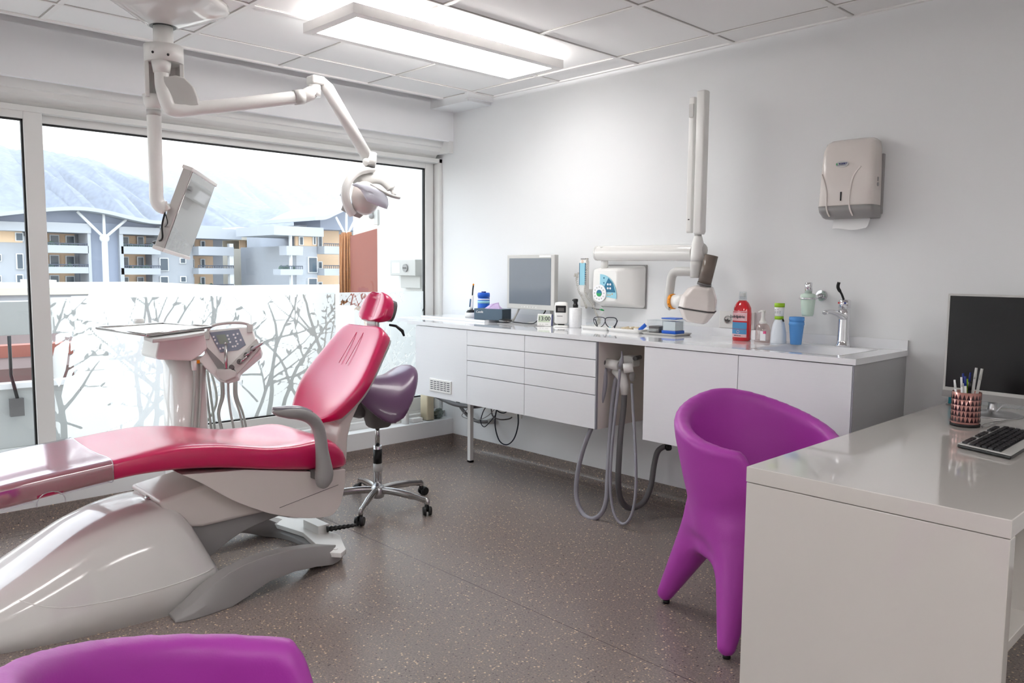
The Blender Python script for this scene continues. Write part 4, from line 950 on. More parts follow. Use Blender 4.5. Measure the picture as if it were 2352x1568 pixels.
for k in range(5):
    a = a0+2*math.pi*k/5+(.0); u_ = Vector((math.cos(a), math.sin(a), 0)); e_ = Vector((SX, SY, 0))+u_*RW
    b = MB(); b.tube(cr([Vector((SX, SY, .098))+u_*.02, Vector((SX, SY, .100))+u_*.12, Vector((SX, SY, .088))+u_*.24, Vector((SX, SY, .08))+u_*(RW-.03), e_+Vector((0, 0, .075)), e_+Vector((0, 0, .058))], 4), [.019]*8+[.015]*13, 12, sq=(1.1, .8))
    b.obj('base_leg', 'steel', so)
    cs = MB(); v = Vector((-u_.y, u_.x, 0)); sw = a+.9*(k % 3-1); f_ = Vector((math.cos(sw), math.sin(sw), 0)); g_ = Vector((-f_.y, f_.x, 0)); c = e_+f_*.018+Vector((0, 0, .026))
    for s in (-1, 1): cs.cyl(c+g_*(s*.006), c+g_*(s*.024), .026, .022, 20)
    cs.tube([e_+Vector((0, 0, .065)), e_+Vector((0, 0, .045)), c], .012, 10); cs.obj('castor', 'black', so)
# ================================================================== wall-hung cabinet run
FY, BZc = -.555, .485
def ZT(x): return .979
def cabinet(x0, x1, lab, fronts, vent=False, lip=0.0, zb=BZc):
    t = thing('wall_cabinet', lab, 'cabinet', ((x0+x1)/2, -.28, zb), 'white wall cabinets under the worktop')
    MB().box(x0+.001, x1-.001, -.533, -.001, zb+.004, (ZT(x1)-.0285 if x0 < 2 else .90)).obj('body', ['side'], t)
    ks = []
    for i, (za, zt_, nm) in enumerate(fronts):
        f = MB().box(x0+.0015, x1-.0015, FY, -.535, za+.0018, zt_-.0018).obj(nm, 'lac', t, bevel=.0012)
        ks.append(f)
    return t, ks
dz = [(.485, .668, 'drawer'), (.668, .762, 'drawer'), (.762, .856, 'drawer'), (.856, .9515, 'drawer')]
c1, k1 = cabinet(.275, .802, 'white wall cabinet with a slotted vent grille at the window end of the worktop', [(.488, .9515, 'door')])
v = MB(); v.box(.435, .655, FY-.008, FY+.001, .530, .612); ve = v.obj('vent_grille', 'white', c1, bevel=.002)
b = MB()
for i in range(6):
    for j in range(5): b.box(.447+i*.034, .447+i*.034+.026, FY-.0086, FY-.006, .545+j*.0125, .5495+j*.0125)
b.obj('vent_slots', 'ink', ve)
cabinet(.802, 1.310, 'white four-drawer cabinet left of the other drawer cabinet', dz)
c3, k3 = cabinet(1.310, 1.842, 'white four-drawer cabinet beside the open niche with the suction hoses', dz)
MB().box(1.842, 1.850, -.54, -.001, .485, .952).obj('side_panel', 'recess', c3)
MB().box(1.842, 1.848, FY, -.54, .485, .952).obj('edge_band', 'edge', c3)
c4, k4 = cabinet(2.152, 2.672, 'white single-door cabinet right of the open niche', [(.480, .9515, 'door')], zb=.478)
MB().box(2.146, 2.152, -.54, -.001, .48, .952).obj('side_panel', 'recess', c4)
c5, k5 = cabinet(2.672, 3.185, 'white door cabinet under the washbasin with grey end panel', [(.480, .9515, 'door')], zb=.478)
MB().box(3.1855, 3.192, -.552, -.001, .478, .952).obj('end_panel', 'side', c5); MB().box(3.1855, 3.191, FY-.001, -.552, .478, .952).obj('edge_band', 'edge', c5)
nb = MB().box(1.850, 2.146, -.02, -.001, .50, .952).obj('niche_back', 'recess', None); tag(nb, 'taupe back panel of the open niche between the cabinets', 'panel')
lg = MB().box(.437, .467, -.235, -.205, .012, .486); o = thing('cabinet_leg', 'slim white square leg standing under the drawer cabinet', 'leg', (.452, -.22, 0)); lg.obj('post', 'white', o, bevel=.002)
MB().box(.436, .468, -.236, -.204, 0, .012).obj('foot', 'black', o)
# worktop with moulded basin
wt = thing('worktop', 'glossy white worktop with moulded washbasin over the wall cabinets', 'worktop', (1.7, -.28, .96))
def slabx(x0, x1, y0, y1, th=.025):
    b = MB(); P = []
    for x in (x0, x1):
        z = ZT(x); P += [(x, y0, z-th), (x, y1, z-th), (x, y1, z), (x, y0, z)]
    b.add(P, [(0, 1, 2, 3), (7, 6, 5, 4), (0, 4, 5, 1), (3, 2, 6, 7), (1, 5, 6, 2), (0, 3, 7, 4)]); return b
BX0, BX1, BY0, BY1 = 2.685, 3.10, -.495, -.085
b = MB()
for x0, x1, y0, y1 in ((.19, BX0, -.56, -.002), (BX1, 3.198, -.56, -.002), (BX0, BX1, -.56, BY0), (BX0, BX1, BY1, -.002), (-.13, .19, -.45, -.002)):
    q = slabx(x0, x1, y0, y1); b.add(q.v, q.f)
sl = b.obj('slab', 'top', wt)
def bas(k, z, e=.45):
    cx, cy, hx, hy = (BX0+BX1)/2, (BY0+BY1)/2, (BX1-BX0)/2, (BY1-BY0)/2
    return [Vector((cx+hx*k*math.copysign(abs(math.cos(a))**e, math.cos(a)), cy+hy*k*math.copysign(abs(math.sin(a))**e, math.sin(a)), z)) for a in [2*math.pi*j/48 for j in range(48)]]
zt_ = ZT(2.86)
b = MB(); b.loft([bas(1.0, zt_+.0004, .03), bas(.985, zt_+.0006, .30), bas(.95, zt_-.010, .38), bas(.86, zt_-.035), bas(.6, zt_-.062), bas(.1, zt_-.070)][::-1], cap=False); b.obj('basin', 'top', wt)
MB().cyl((2.89, -.29, zt_-.069), (2.89, -.29, zt_-.065), .03).obj('drain', 'chrome', wt)
b = MB(); q = slabx(.0, 3.198, -.012, 0, .0); P = []
for x in (0, 3.198): P += [(x, -.012, ZT(x)), (x, -.001, ZT(x)), (x, -.001, ZT(x)+.045), (x, -.012, ZT(x)+.045)]
b.add(P, [(0, 1, 2, 3), (7, 6, 5, 4), (0, 4, 5, 1), (3, 2, 6, 7), (1, 5, 6, 2), (0, 3, 7, 4)]); tag(b.obj('worktop_upstand', 'top'), 'low white upstand running along the wall behind the worktop', 'upstand')
# tap
tx, ty = 2.925, -.055; z0 = ZT(tx)
t = thing('basin_tap', 'chrome mixer tap with dark lever behind the washbasin', 'tap', (tx, ty, z0))
MB().lathe([(.034, 0), (.034, .008), (.030, .012), (.028, .03), (.026, .15), (.026, .175)], (tx, ty, z0)).obj('body', 'chrome', t)
MB().tube(cr([(tx, ty-.01, z0+.135), (tx-.012, ty-.05, z0+.155), (tx-.03, ty-.105, z0+.165), (tx-.035, ty-.13, z0+.158)], 4), [.02, .02, .018, .016, .016, .015, .014, .013, .012, .012, .012, .012, .010], 12, sq=(.8, 1.2)).obj('spout', 'chrome', t)
MB().lathe([(.027, .178), (.027, .215), (.020, .220), (.0, .22)], (tx, ty, z0)).obj('cartridge', 'chrome', t)
MB().tube(cr([(tx, ty-.01, z0+.215), (tx-.008, ty-.02, z0+.245), (tx-.022, ty-.03, z0+.275), (tx-.018, ty-.032, z0+.30)], 4), [.005]*6+[.0075]*7, 10).obj('lever', 'black', t)
MB().box(tx-.02, tx-.014, ty-.028, ty-.025, z0+.200, z0+.208).obj('hot_mark', 'red', t); MB().box(tx+.008, tx+.018, ty-.027, ty-.0255, z0+.200, z0+.208).obj('cold_mark', 'navy', t)
def zc(x): return ZT(x)
Lt = thing
# white board with the small things at the window end
o = tag(MB().prism([(.0, -.30, zc(.3)), (.68, -.30, zc(.68)), (.68, -.03, zc(.68)), (.0, -.03, zc(.3))], (0, 0, .0155)).obj('white_board', 'top', bevel=.002), 'flat white board lying on the window end of the worktop', 'board')
zb = zc(.4)+.0165
x, y = .375, -.15
t = Lt('curing_light', 'white and blue dental curing light with orange tip standing in its round charging base', 'curing light', (x, y, zb))
MB().lathe([(.042, 0), (.042, .028), (.038, .032)], (x, y, zb)).obj('charging_base', 'white', t); MB().lathe([(.036, .032), (.026, .048), (0, .05)], (x, y, zb)).obj('cradle', 'black', t)
MB().tube([(x, y, zb+.048), (x+.006, y, zb+.08), (x+.012, y, zb+.15)], [.013, .012, .011], 12).obj('handle', 'white', t)
MB().tube([(x+.0, y-.011, zb+.07), (x+.006, y-.010, zb+.125)], .006, 8).obj('grip', mat('deep_teal', (20, 70, 110), .4), t)
MB().tube(cr([(x+.012, y, zb+.15), (x+.016, y, zb+.19), (x+.020, y, zb+.212), (x+.026, y-.004, zb+.222)], 4), .005, 8).obj('light_guide', 'black', t); MB().ball((x+.029, y-.006, zb+.224), .007, n=8).obj('tip', 'orange', t)
x, y = .515, -.16
t = Lt('wipes_canister', 'blue plastic wipes canister with blue lid beside the curing light', 'canister', (x, y, zb))
MB().lathe([(.040, 0), (.041, .003), (.041, .135), (.038, .14)], (x, y, zb)).obj('canister', 'blue', t)
MB().lathe([(.0412, .124), (.0412, .132)], (x, y, zb)).obj('white_band', 'white2', t); MB().lathe([(.0413, .10), (.0413, .118)], (x, y, zb), 28).obj('label_band', 'cyan', t)
MB().lathe([(.0415, .01), (.0415, .03)], (x, y, zb)).obj('label_panel', mat('violet_label', (110, 130, 215), .4), t)
b = MB(); b.lathe([(.042, .142), (.042, .165), (.038, .172), (0, .172)], (x, y, zb)); b.obj('lid', 'blue', t); MB().box(x-.012, x+.012, y-.01, y+.01, zb+.17, zb+.18).obj('cap', 'navy', t)
a = R(14); X = Matrix.Translation((.665, -.215, zb)) @ Matrix.Rotation(a, 4, 'Z')
t = Lt('glove_box', 'slate blue card box of tissues lying in front of the canister', 'box', (.665, -.215, zb))
b = MB(); b.X = X; b.box(-.11, .11, -.055, .055, 0, .072); b.obj('carton', 'boxblue', t, bevel=.001)
b = MB(); b.X = X; b.box(.112-.002, .1105, -.05, .05, .004, .068); b.obj('end_label', mat('dark_card', (56, 68, 80), .6), t)
text('Comfit', .020, X @ Vector((-.065, -.0558, .050)), X.to_3x3() @ Vector((1, 0, 0)), (0, 0, 1), 'paper', t)
b = MB(); r_ = random.Random(3)
P = [X @ Vector((.02+.07*math.cos(a_)*r_.uniform(.6, 1.2), .0+.04*math.sin(a_)*r_.uniform(.6, 1.2), .071)) for a_ in [2*math.pi*i/9 for i in range(9)]]
b.loft([P, [p.lerp(X @ Vector((.03, 0, .10)), .5)+Vector((r_.uniform(-.02, .02), 0, .02*r_.random())) for p in P], [X @ Vector((.04+.01*i/9, 0, .10+.02*(i % 3)/3)) for i in range(9)]], smooth=False)
b.obj('tissue', mat('lilac_tissue', (200, 178, 216), .7), t)
# monitor
t = Lt('counter_monitor', 'silver square monitor with dark screen standing on the worktop', 'monitor', (.99, -.2, zc(1)))
x0, x1, z0_, z1_ = .785, 1.205, 1.075, 1.418
MB().box(x0, x1, -.20, -.165, z0_, z1_).obj('casing', 'lgrey', t, bevel=.004)
MB().box(x0+.022, x1-.030, -.2015, -.19, z0_+.032, z1_-.022).obj('screen', 'screen', t); MB().box(x0+.06, x1-.06, -.165, -.12, z0_+.05, z1_-.05).obj('rear_cover', 'lgrey', t, bevel=.01)
MB().box(x1-.13, x1-.03, -.2017, -.199, z1_-.016, z1_-.005).obj('sticker', 'white2', t)
b = MB(); [b.cyl((x0+.14+.025*i, -.2018, z0_+.015), (x0+.14+.025*i, -.199, z0_+.015), .004, n=8) for i in range(6)]; b.obj('buttons', 'white', t)
b = MB(); b.tube([(x0+.10, -.15, z0_+.05), (x0+.065, -.21, zc(1)+.012)], .007, 8); b.obj('stand_leg', 'lgrey', t)
b = MB(); b.tube([(x1-.10, -.13, z0_+.05), (x1-.10, -.10, zc(1)+.012)], .012, 8); b.box(x0+.15, x1-.06, -.16, -.05, zc(1), zc(1)+.012); b.obj('stand', 'lgrey', t, bevel=.003)
b = MB(); z = zc(1)+.004; b.tube(cr([(1.10, -.16, z0_+.02), (1.10, -.17, z0_-.01), (1.085, -.18, z0_-.035)], 4), .004, 8); b.tube([(1.088, -.18, z0_-.03), (1.06, -.185, z0_-.06)], .010, 10); b.tube(cr([(1.06, -.185, z0_-.06), (1.02, -.19, z+.005), (.95, -.19, z+.001), (.86, -.17, z+.001), (.80, -.16, z+.001)], 5), .0035, 8); b.obj('cable', 'black', t)
o = tag(MB().prism([(.80, -.30, zc(.8)), (1.08, -.33, zc(1.08)), (1.16, -.22, zc(1.16)), (.86, -.20, zc(.86))], (0, 0, .003)).obj('mouse_mat', 'grey'), 'grey mouse mat on the worktop below the silver monitor', 'mouse mat')
x, y = .81, -.235; z = zc(x)+.004
t = Lt('computer_mouse', 'small black computer mouse with silver edge on the worktop', 'mouse', (x, y, z))
MB().ball((x, y, z+.013), .055, .033, .014).obj('shell', 'black', t); MB().tube([(x+.054*math.cos(a), y+.032*math.sin(a), z+.011) for a in [2*math.pi*k/24 for k in range(24)]], .0022, 6, closed=True).obj('trim', 'steel', t)
# clock
x, y = 1.148, -.225; z = zc(x)
t = Lt('digital_clock', 'small white digital clock reading 13:00 on the worktop', 'clock', (x, y, z))
X = Matrix.Translation((x, y, z)) @ Matrix.Rotation(R(30), 4, 'Z') @ Matrix.Rotation(R(-9), 4, 'X')
b = MB(); b.X = X; b.box(-.045, .045, -.009, .009, 0, .075); b.obj('case', 'white', t, bevel=.004)
b = MB(); b.X = X; b.box(-.038, .034, -.0098, -.008, .024, .067); b.obj('display', mat('lcd_green', (196, 208, 186), .3), t)
b = MB(); b.X = X; b.box(.0465, .049, -.007, .009, .003, .073); b.obj('back_edge', 'navy', t)
text('13:00', .036, X @ Vector((0, -.0102, .045)), X.to_3x3() @ Vector((1, 0, 0)), X.to_3x3() @ Vector((0, 0, 1)), 'ink', t)
b = MB(); b.X = X; [b.box(i, i+w_, -.0098, -.008, .009, .013) for i, w_ in ((-.028, .008), (-.012, .008), (.008, .018))]; b.obj('buttons', 'lgrey', t)
# presentation scanner
x, y = 1.257, -.19; z = zc(x)
t = Lt('desktop_scanner', 'white desktop barcode scanner with black window on a small foot', 'scanner', (x, y, z))
def rb(cx, cy, zz, hx, hy, e=.4, n=28): return [Vector((cx+hx*math.copysign(abs(math.cos(a))**e, math.cos(a)), cy+hy*math.copysign(abs(math.sin(a))**e, math.sin(a)), zz)) for a in [2*math.pi*j/n for j in range(n)]]
X = Matrix.Translation((x, y, z)) @ Matrix.Rotation(R(32), 4, 'Z')
def XB_(): b = MB(); b.X = X; return b
XB_().loft([rb(0, 0, 0, .046, .04), rb(0, 0, .008, .044, .038), rb(0, 0, .012, .03, .03)]).obj('foot', 'white', t)
XB_().loft([rb(0, 0, .012, .02, .015), rb(0, 0, .022, .02, .015)]).obj('neck', 'black', t)
XB_().loft([rb(0, 0, .02, .03, .018), rb(0, 0, .028, .042, .024), rb(0, 0, .13, .040, .024), rb(0, 0, .148, .036, .022), rb(0, 0, .153, .02, .012)]).obj('body', 'white', t)
XB_().box(-.032, .032, -.0262, -.018, .088, .132).obj('window', 'black', t, bevel=.004); XB_().box(-.018, .02, -.0268, -.025, .097, .118).obj('lens', 'dgrey', t)
XB_().box(-.022, .012, -.0264, -.024, .066, .069).obj('marking', 'dgrey', t)
# marble pump bottle
x, y = 1.335, -.15; z = zc(x)
t = Lt('pump_bottle', 'white marble-patterned bottle with black pump top', 'bottle', (x, y, z))
MB().lathe([(.036, 0), (.038, .004), (.038, .118), (.035, .12), (0, .12)], (x, y, z)).obj('body', mat('marble', (232, 232, 234), .25, noise=((14, 14, 30), .10)), t)
MB().lathe([(.016, .12), (.016, .138), (.012, .14), (.012, .155), (.015, .156), (.015, .172), (0, .174)], (x, y, z)).obj('pump', 'black', t); MB().box(x-.022, x, y-.006, y+.006, z+.160, z+.168).obj('nozzle', 'black', t)
# trays and glasses
def dish(x0, x1, y0, y1, z, h=.022, name='tray', lab='', m='white'):
    b = MB(); c = ((x0+x1)/2, (y0+y1)/2); hx, hy = (x1-x0)/2, (y1-y0)/2
    b.loft([rb(*c, z+h, hx, hy, .16, 40), rb(*c, z+h-.001, hx+.001, hy+.001, .16, 40), rb(*c, z+.0, hx-.008, hy-.008, .16, 40), rb(*c, z, hx*.3, hy*.3, .16, 40)][::-1]+[rb(*c, z+h, hx-.003, hy-.003, .16, 40), rb(*c, z+.004, hx-.011, hy-.011, .16, 40), rb(*c, z+.004, hx*.2, hy*.2, .16, 40)])
    return tag(b.obj(name, m, origin=(*c, z)), lab, 'tray')
dish(1.44, 1.64, -.225, -.095, zc(1.5), .021, lab='white shallow tray holding glasses, left of the other white tray')
dish(1.645, 1.875, -.235, -.075, zc(1.75), .021, lab='white shallow tray holding cotton rolls and a blue clip')
x, y, z = 1.575, -.16, zc(1.5)+.005
t = Lt('safety_glasses', 'dark-framed clear safety glasses standing in the left white tray', 'glasses', (x, y, z))
for s in (-1, 1):
    c = Vector((x+s*.035, y-.01+.02*(s > 0), z+.045)); P = [c+Vector((.034*math.cos(a), .012*math.cos(a), .030*math.sin(a)+.006*math.cos(2*a))) for a in [2*math.pi*k/24 for k in range(24)]]
    MB().tube(P, .0028 if s > 0 else .0022, 8, closed=True).obj('rim', 'ink', t)
    MB().loft([P, [c+Vector((0, -.004, 0)) for p in P]], cap=False).obj('lens', 'acryl', t)
MB().tube(cr([(x+.069, y+.02, z+.05), (x+.085, y+.005, z+.05), (x+.085, y-.02, z+.012)], 4), .0035, 8).obj('temple', 'ink', t); MB().tube([(x-.07, y-.02, z+.05), (x-.045, y-.035, z+.055), (x-.02, y-.045, z+.02)], .003, 8).obj('temple', 'ink', t)
b = MB(); b.box(1.465, 1.502, -.20, -.17, z, z+.035); tag(b.obj('small_box', 'acryl'), 'tiny clear box standing at the left end of the tray with glasses', 'box')
r_ = random.Random(8)
for k in range(9):
    c = Vector((1.70+.09*r_.random(), -.17+.07*r_.random(), zc(1.74)+.012+.006*(k % 3))); a = r_.uniform(0, 3.1); u_ = Vector((math.cos(a), math.sin(a), r_.uniform(-.1, .2)))*.014
    tag(MB().cyl(c-u_, c+u_, .0045, n=10).obj('cotton_roll', mat('cotton', (226, 210, 180), .9) if k == 0 else D.materials['cotton']), 'small beige roll lying loose in the right white tray', 'cotton roll', 'beige rolls in the tray')
tag(MB().tube([(1.815, -.15, zc(1.8)+.012), (1.850, -.14, zc(1.8)+.045)], .011, 10, sq=(1, .6)).obj('blue_clip', 'blue'), 'blue plastic clip standing in the right white tray', 'clip')
tag(MB().ball((1.665, -.225, zc(1.6)+.024), .008, .006, .003, 8).obj('turquoise_dot', 'cyan'), 'tiny turquoise pad on the rim of the right white tray', 'pad')
# grey tray with two boxes
x0 = 1.86; z = zc(1.95)
dish(1.885, 2.115, -.235, -.07, z, .012, lab='taupe tray carrying the clear box and the blue-lidded box', m='lgrey')
t = Lt('clear_box', 'clear acrylic box with grey lid content on the taupe tray', 'box', (1.945, -.15, z+.012))
MB().box(1.905, 1.985, -.20, -.11, z+.008, z+.075).obj('box', 'acryl', t); MB().box(1.91, 1.98, -.195, -.115, z+.009, z+.045).obj('contents', 'dgrey', t, bevel=.004); MB().box(1.903, 1.987, -.202, -.108, z+.075, z+.079).obj('lid', 'acryl', t)
t = Lt('cotton_box', 'clear box with bright blue base and lid beside the X-ray tube head', 'box', (2.045, -.16, z+.012))
MB().box(2.0, 2.09, -.20, -.115, z+.009, z+.026).obj('base', 'blue', t, bevel=.003); MB().box(2.002, 2.088, -.198, -.117, z+.026, z+.088).obj('walls', 'acryl', t); MB().box(2.006, 2.084, -.194, -.12, z+.027, z+.075).obj('contents', mat('white_pellets', (228, 236, 238), .8, noise=((120, 120, 120), .12)), t)
MB().box(1.998, 2.092, -.202, -.113, z+.088, z+.094).obj('lid', 'blue', t, bevel=.002)
# mouthwash, soap, spray bottle, cups
x, y = 2.452, -.15; z = zc(x)
t = Lt('mouthwash_bottle', 'large red mouthwash bottle with clear cap and pink and blue label', 'bottle', (x, y, z))
q = lambda hw, zz, k=.68: rb(x, y, z+zz, hw, hw*k, .75)
MB().loft([q(.043, 0), q(.046, .004), q(.046, .135), q(.043, .165), q(.030, .190), q(.018, .202)]).obj('bottle', 'redliq', t)
MB().loft([q(.0182, .201, 1), q(.015, .215, 1), q(.015, .222, 1)]).obj('neck', 'acryl', t); MB().loft([q(.019, .208, 1), q(.0165, .243, 1), q(.016, .245, 1)]).obj('measuring_cap', 'acryl', t)
MB().loft([q(.0135, .22, 1), q(.0135, .238, 1)]).obj('cap', 'white', t)
def wrap(name, z0, z1, a0, a1, m, off=.0007, par=None):
    b = MB(); n = 16; vs = []
    for i in range(n+1):
        a = a0+(a1-a0)*i/n; e = .75
        cx = (.046+off)*math.copysign(abs(math.cos(a))**e, math.cos(a)); cy = (.046*.68+off)*math.copysign(abs(math.sin(a))**e, math.sin(a)); vs += [(x+cx, y+cy, z+z0), (x+cx, y+cy, z+z1)]
    b.add(vs, [(2*i, 2*i+2, 2*i+3, 2*i+1) for i in range(n)], True); return b.obj(name, m, par or t)
lbm = wrap('label', .018, .142, R(-150), R(-38), 'pink'); wrap('label_blue', .034, .094, R(-150), R(-38), 'lblue', .0011, lbm); wrap('label_stripe', .093, .100, R(-150), R(-38), 'red', .0013, lbm); wrap('label_line', .058, .0595, R(-150), R(-38), 'red', .0016, lbm)
wrap('label_line', .146, .149, R(-150), R(-38), 'pink', .001, lbm)
text('ludrilpério', .0195, (x-.006, y-.0346, z+.121), (1, -.02, 0), (0, 0, 1), 'ink', lbm, bold=.0003)
text('FREE ALCOOL', .006, (x-.004, y-.0340, z+.026), (1, 0, 0), (0, 0, 1), 'ink', lbm)
MB().tube([(x-.002+.007*math.cos(a), y-.0338, z+.046+.007*math.sin(a)) for a in [2*math.pi*k/16 for k in range(16)]], .0009, 6, closed=True).obj('emblem', 'pink', lbm)
x, y = 2.565, -.15; z = zc(x); q = lambda hw, zz, k=.8: rb(x, y, z+zz, hw, hw*k, .8)
t = Lt('soap_dispenser', 'small clear pump bottle of pink hand gel with white pump', 'bottle', (x, y, z))
MB().loft([q(.036, 0), q(.038, .004), q(.037, .06), q(.030, .082), q(.018, .092)]).obj('bottle', 'liquid', t)
MB().box(x-.037, x-.020, y-.0335, y-.028, z+.012, z+.058).obj('label', 'white2', t); MB().box(x+.006, x+.034, y-.0335, y-.028, z+.010, z+.056).obj('label', 'white2', t); MB().box(x+.022, x+.0345, y-.034, y-.0275, z+.044, z+.057).obj('label_corner', mat('magenta', (215, 80, 130), .5), t)
MB().lathe([(.017, .090), (.017, .102), (.012, .106), (.008, .125), (.008, .150), (0, .152)], (x, y, z)).obj('pump', 'white', t); MB().tube([(x+.012, y, z+.152), (x-.012, y-.004, z+.152), (x-.02, y-.006, z+.145)], .006, 8).obj('nozzle', 'white', t)
x, y = 2.650, -.15; z = zc(x); q = lambda hw, zz, k=.9: rb(x, y, z+zz, hw, hw*k, .9)
t = Lt('measuring_bottle', 'translucent white squeeze bottle with green-banded measuring cup on top', 'bottle', (x, y, z))
MB().loft([q(.036, 0), q(.038, .005), q(.036, .05), q(.028, .095), q(.020, .112), q(.019, .118)]).obj('bottle', mat('frosted_white', (222, 228, 236), .35), t)
MB().loft([q(.0205, .117, 1), q(.0205, .132, 1)]).obj('lower_band', 'lime', t); MB().loft([q(.0195, .132, 1), q(.0225, .178, 1)]).obj('cup', 'white2', t); MB().loft([q(.0235, .176, 1), q(.0235, .195, 1)]).obj('lid', 'lime', t)
b = MB(); [b.box(x-.012+.012*i, x-.006+.012*i, y-.0235, y-.021, z+.148+.008*j, z+.1495+.008*j) for i in range(3) for j in range(3) if i+j < 4]; b.obj('graduation', 'ink', t)
MB().tube([(x+.018, y, z+.118), (x+.026, y-.004, z+.108)], .004, 6).obj('spout', 'black', t)
x, y = 2.735, -.14; z = zc(x)
for k in range(2):
    zz = z+.022*k
    o = tag(MB().lathe([(.024, .0), (.026, .003), (.034, .093), (.036, .094), (.0345, .110), (.0335, .110), (.032, .09), (.024, .006), (0, .006)], (x, y, zz)).obj('plastic_cup', 'bluecup'), ('blue translucent plastic cup, lower of the two stacked beside the measuring bottle', 'blue translucent plastic cup nested on top of the other one')[k], 'cup', 'stacked blue cups')
# wall tumbler
x, z = 2.79, 1.212
t = Lt('tumbler_holder', 'chrome wall holder with frosted mint glass dispenser left of the tap', 'holder', (x, -.05, z-.10))
MB().cyl((x, 0, z), (x, -.014, z), .026).obj('wall_plate', 'chrome', t); MB().tube([(x, -.014, z), (x-.01, -.05, z-.008), (x-.015, -.065, z-.010)], .010, 10).obj('arm', 'chrome', t)
cx, cy = x-.02, -.105; MB().tube([(cx+.038*math.cos(a), cy+.038*math.sin(a), z-.012) for a in [2*math.pi*k/32 for k in range(32)]], .0045, 8, closed=True).obj('ring', 'chrome', t)
MB().lathe([(0, -.098), (.024, -.096), (.028, -.085), (.035, -.01), (.034, .006), (.02, .012), (0, .012)], (cx, cy, z)).obj('glass', 'mint', t); MB().lathe([(.017, .012), (.017, .060), (.014, .064), (0, .064)], (cx, cy, z)).obj('cap', 'chrome', t)
# power sockets behind the bottles
t = Lt('wall_socket', 'white double wall socket behind the red mouthwash bottle', 'socket', (2.34, 0, 1.03))
MB().box(2.235, 2.44, -.008, 0, 1.025, 1.115).obj('plate', 'white', t, bevel=.002)
for xx in (2.285, 2.375):
    g_ = MB().lathe([(.022, 0), (.022, .003), (.018, .003), (.018, -.004), (0, -.004)], (xx, -.008, 1.07), axis=(0, -1, 0)).obj('outlet', 'lgrey', t); MB().cyl((xx, -.0075, 1.072), (xx, -.0085, 1.072), .003, n=8).obj('contact', 'black', g_)
# ================================================================== X-ray generator on the wall with folding arm
xr = thing('xray_generator', 'white wall X-ray control box with blue dial panel and long folding arm', 'X-ray unit', (1.55, -.06, 1.1))
bx0, bx1, bz0, bz1 = 1.42, 1.745, 1.108, 1.352
def ringz(y, x0, x1, z0, z1, e=.12, n=40):
    cx, cz = (x0+x1)/2, (z0+z1)/2; return [Vector((cx+(x1-x0)/2*math.copysign(abs(math.cos(a))**e, math.cos(a)), y, cz+(z1-z0)/2*math.copysign(abs(math.sin(a))**e, math.sin(a)))) for a in [2*math.pi*j/n for j in range(n)]]
b = MB(); b.loft([ringz(-.001, bx0, bx1, bz0, bz1), ringz(-.02, bx0, bx1, bz0, bz1), ringz(-.06, bx0+.006, bx1-.07, bz0+.012, bz1-.01, .2), ringz(-.105, bx0+.012, bx0+.20, bz0+.03, bz1-.02, .2), ringz(-.11, bx0+.02, bx0+.19, bz0+.04, bz1-.03, .2)])
b.obj('control_box', 'white', xr)
MB().box(bx0-.005, bx1+.006, -.006, 0, bz0-.004, bz1+.006).obj('back_plate', 'grey', xr, bevel=.004)
pc = Vector((bx0+.125, -.1115, 1.225)); qr = .108
def fan(c, r, a0, a1, d=.0025, n=16): return [c]+[c+Vector((r*math.cos(a0+(a1-a0)*i/n), 0, r*math.sin(a0+(a1-a0)*i/n))) for i in range(n+1)], (0, -d, 0)
c0 = Vector((1.492, -.111, 1.185))
P, off = fan(c0+Vector((.0, 0, -.008)), .125, R(-8), R(90)); pn = MB().prism(P, off).obj('dial_panel', 'cyan', xr)
P = [c0+Vector((.035, -.003, .045)), c0+Vector((.065, -.003, .095)), c0+Vector((.098, -.003, .065)), c0+Vector((.118, -.003, .012)), c0+Vector((.04, -.003, .012))]; MB().prism(P, (0, -.001, 0)).obj('dark_field', 'teal', pn)
for dx, dz in ((.062, .058), (.080, .058), (.062, .035), (.080, .035)): MB().cyl(c0+Vector((dx, -.004, dz)), c0+Vector((dx, -.0055, dz)), .0065, n=12).obj('button', 'white2', pn)
for dx, dz in ((.062, -.004), (.078, -.004), (.094, .002)): MB().cyl(c0+Vector((dx, -.0025, dz)), c0+Vector((dx, -.004, dz)), .0035, n=8).obj('button', 'orange', pn)
for dz in (.095, .066): MB().cyl(c0+Vector((.03, -.0025, dz)), c0+Vector((.03, -.004, dz)), .005, n=8).obj('button', 'teal', pn)
cc = c0+Vector((.0, -.002, .005)); dl = MB().cyl(cc, cc+Vector((0, -.006, 0)), .052, .050, 36).obj('dial', 'white2', xr)
MB().cyl(cc+Vector((0, -.006, 0)), cc+Vector((0, -.008, 0)), .020).obj('dial_centre', 'teal', dl)
P, off = fan(cc+Vector((0, -.008, 0)), .0195, R(180), R(360), .0008); MB().prism(P, off).obj('dial_fill', 'green', dl)
b = MB(); [b.cyl(cc+Vector((.036*math.cos(a), -.006, .036*math.sin(a))), cc+Vector((.036*math.cos(a), -.0072, .036*math.sin(a))), .005, n=8) for a in [2*math.pi*k/12 for k in range(12)]]; b.obj('dial_marks', 'lgrey', dl)
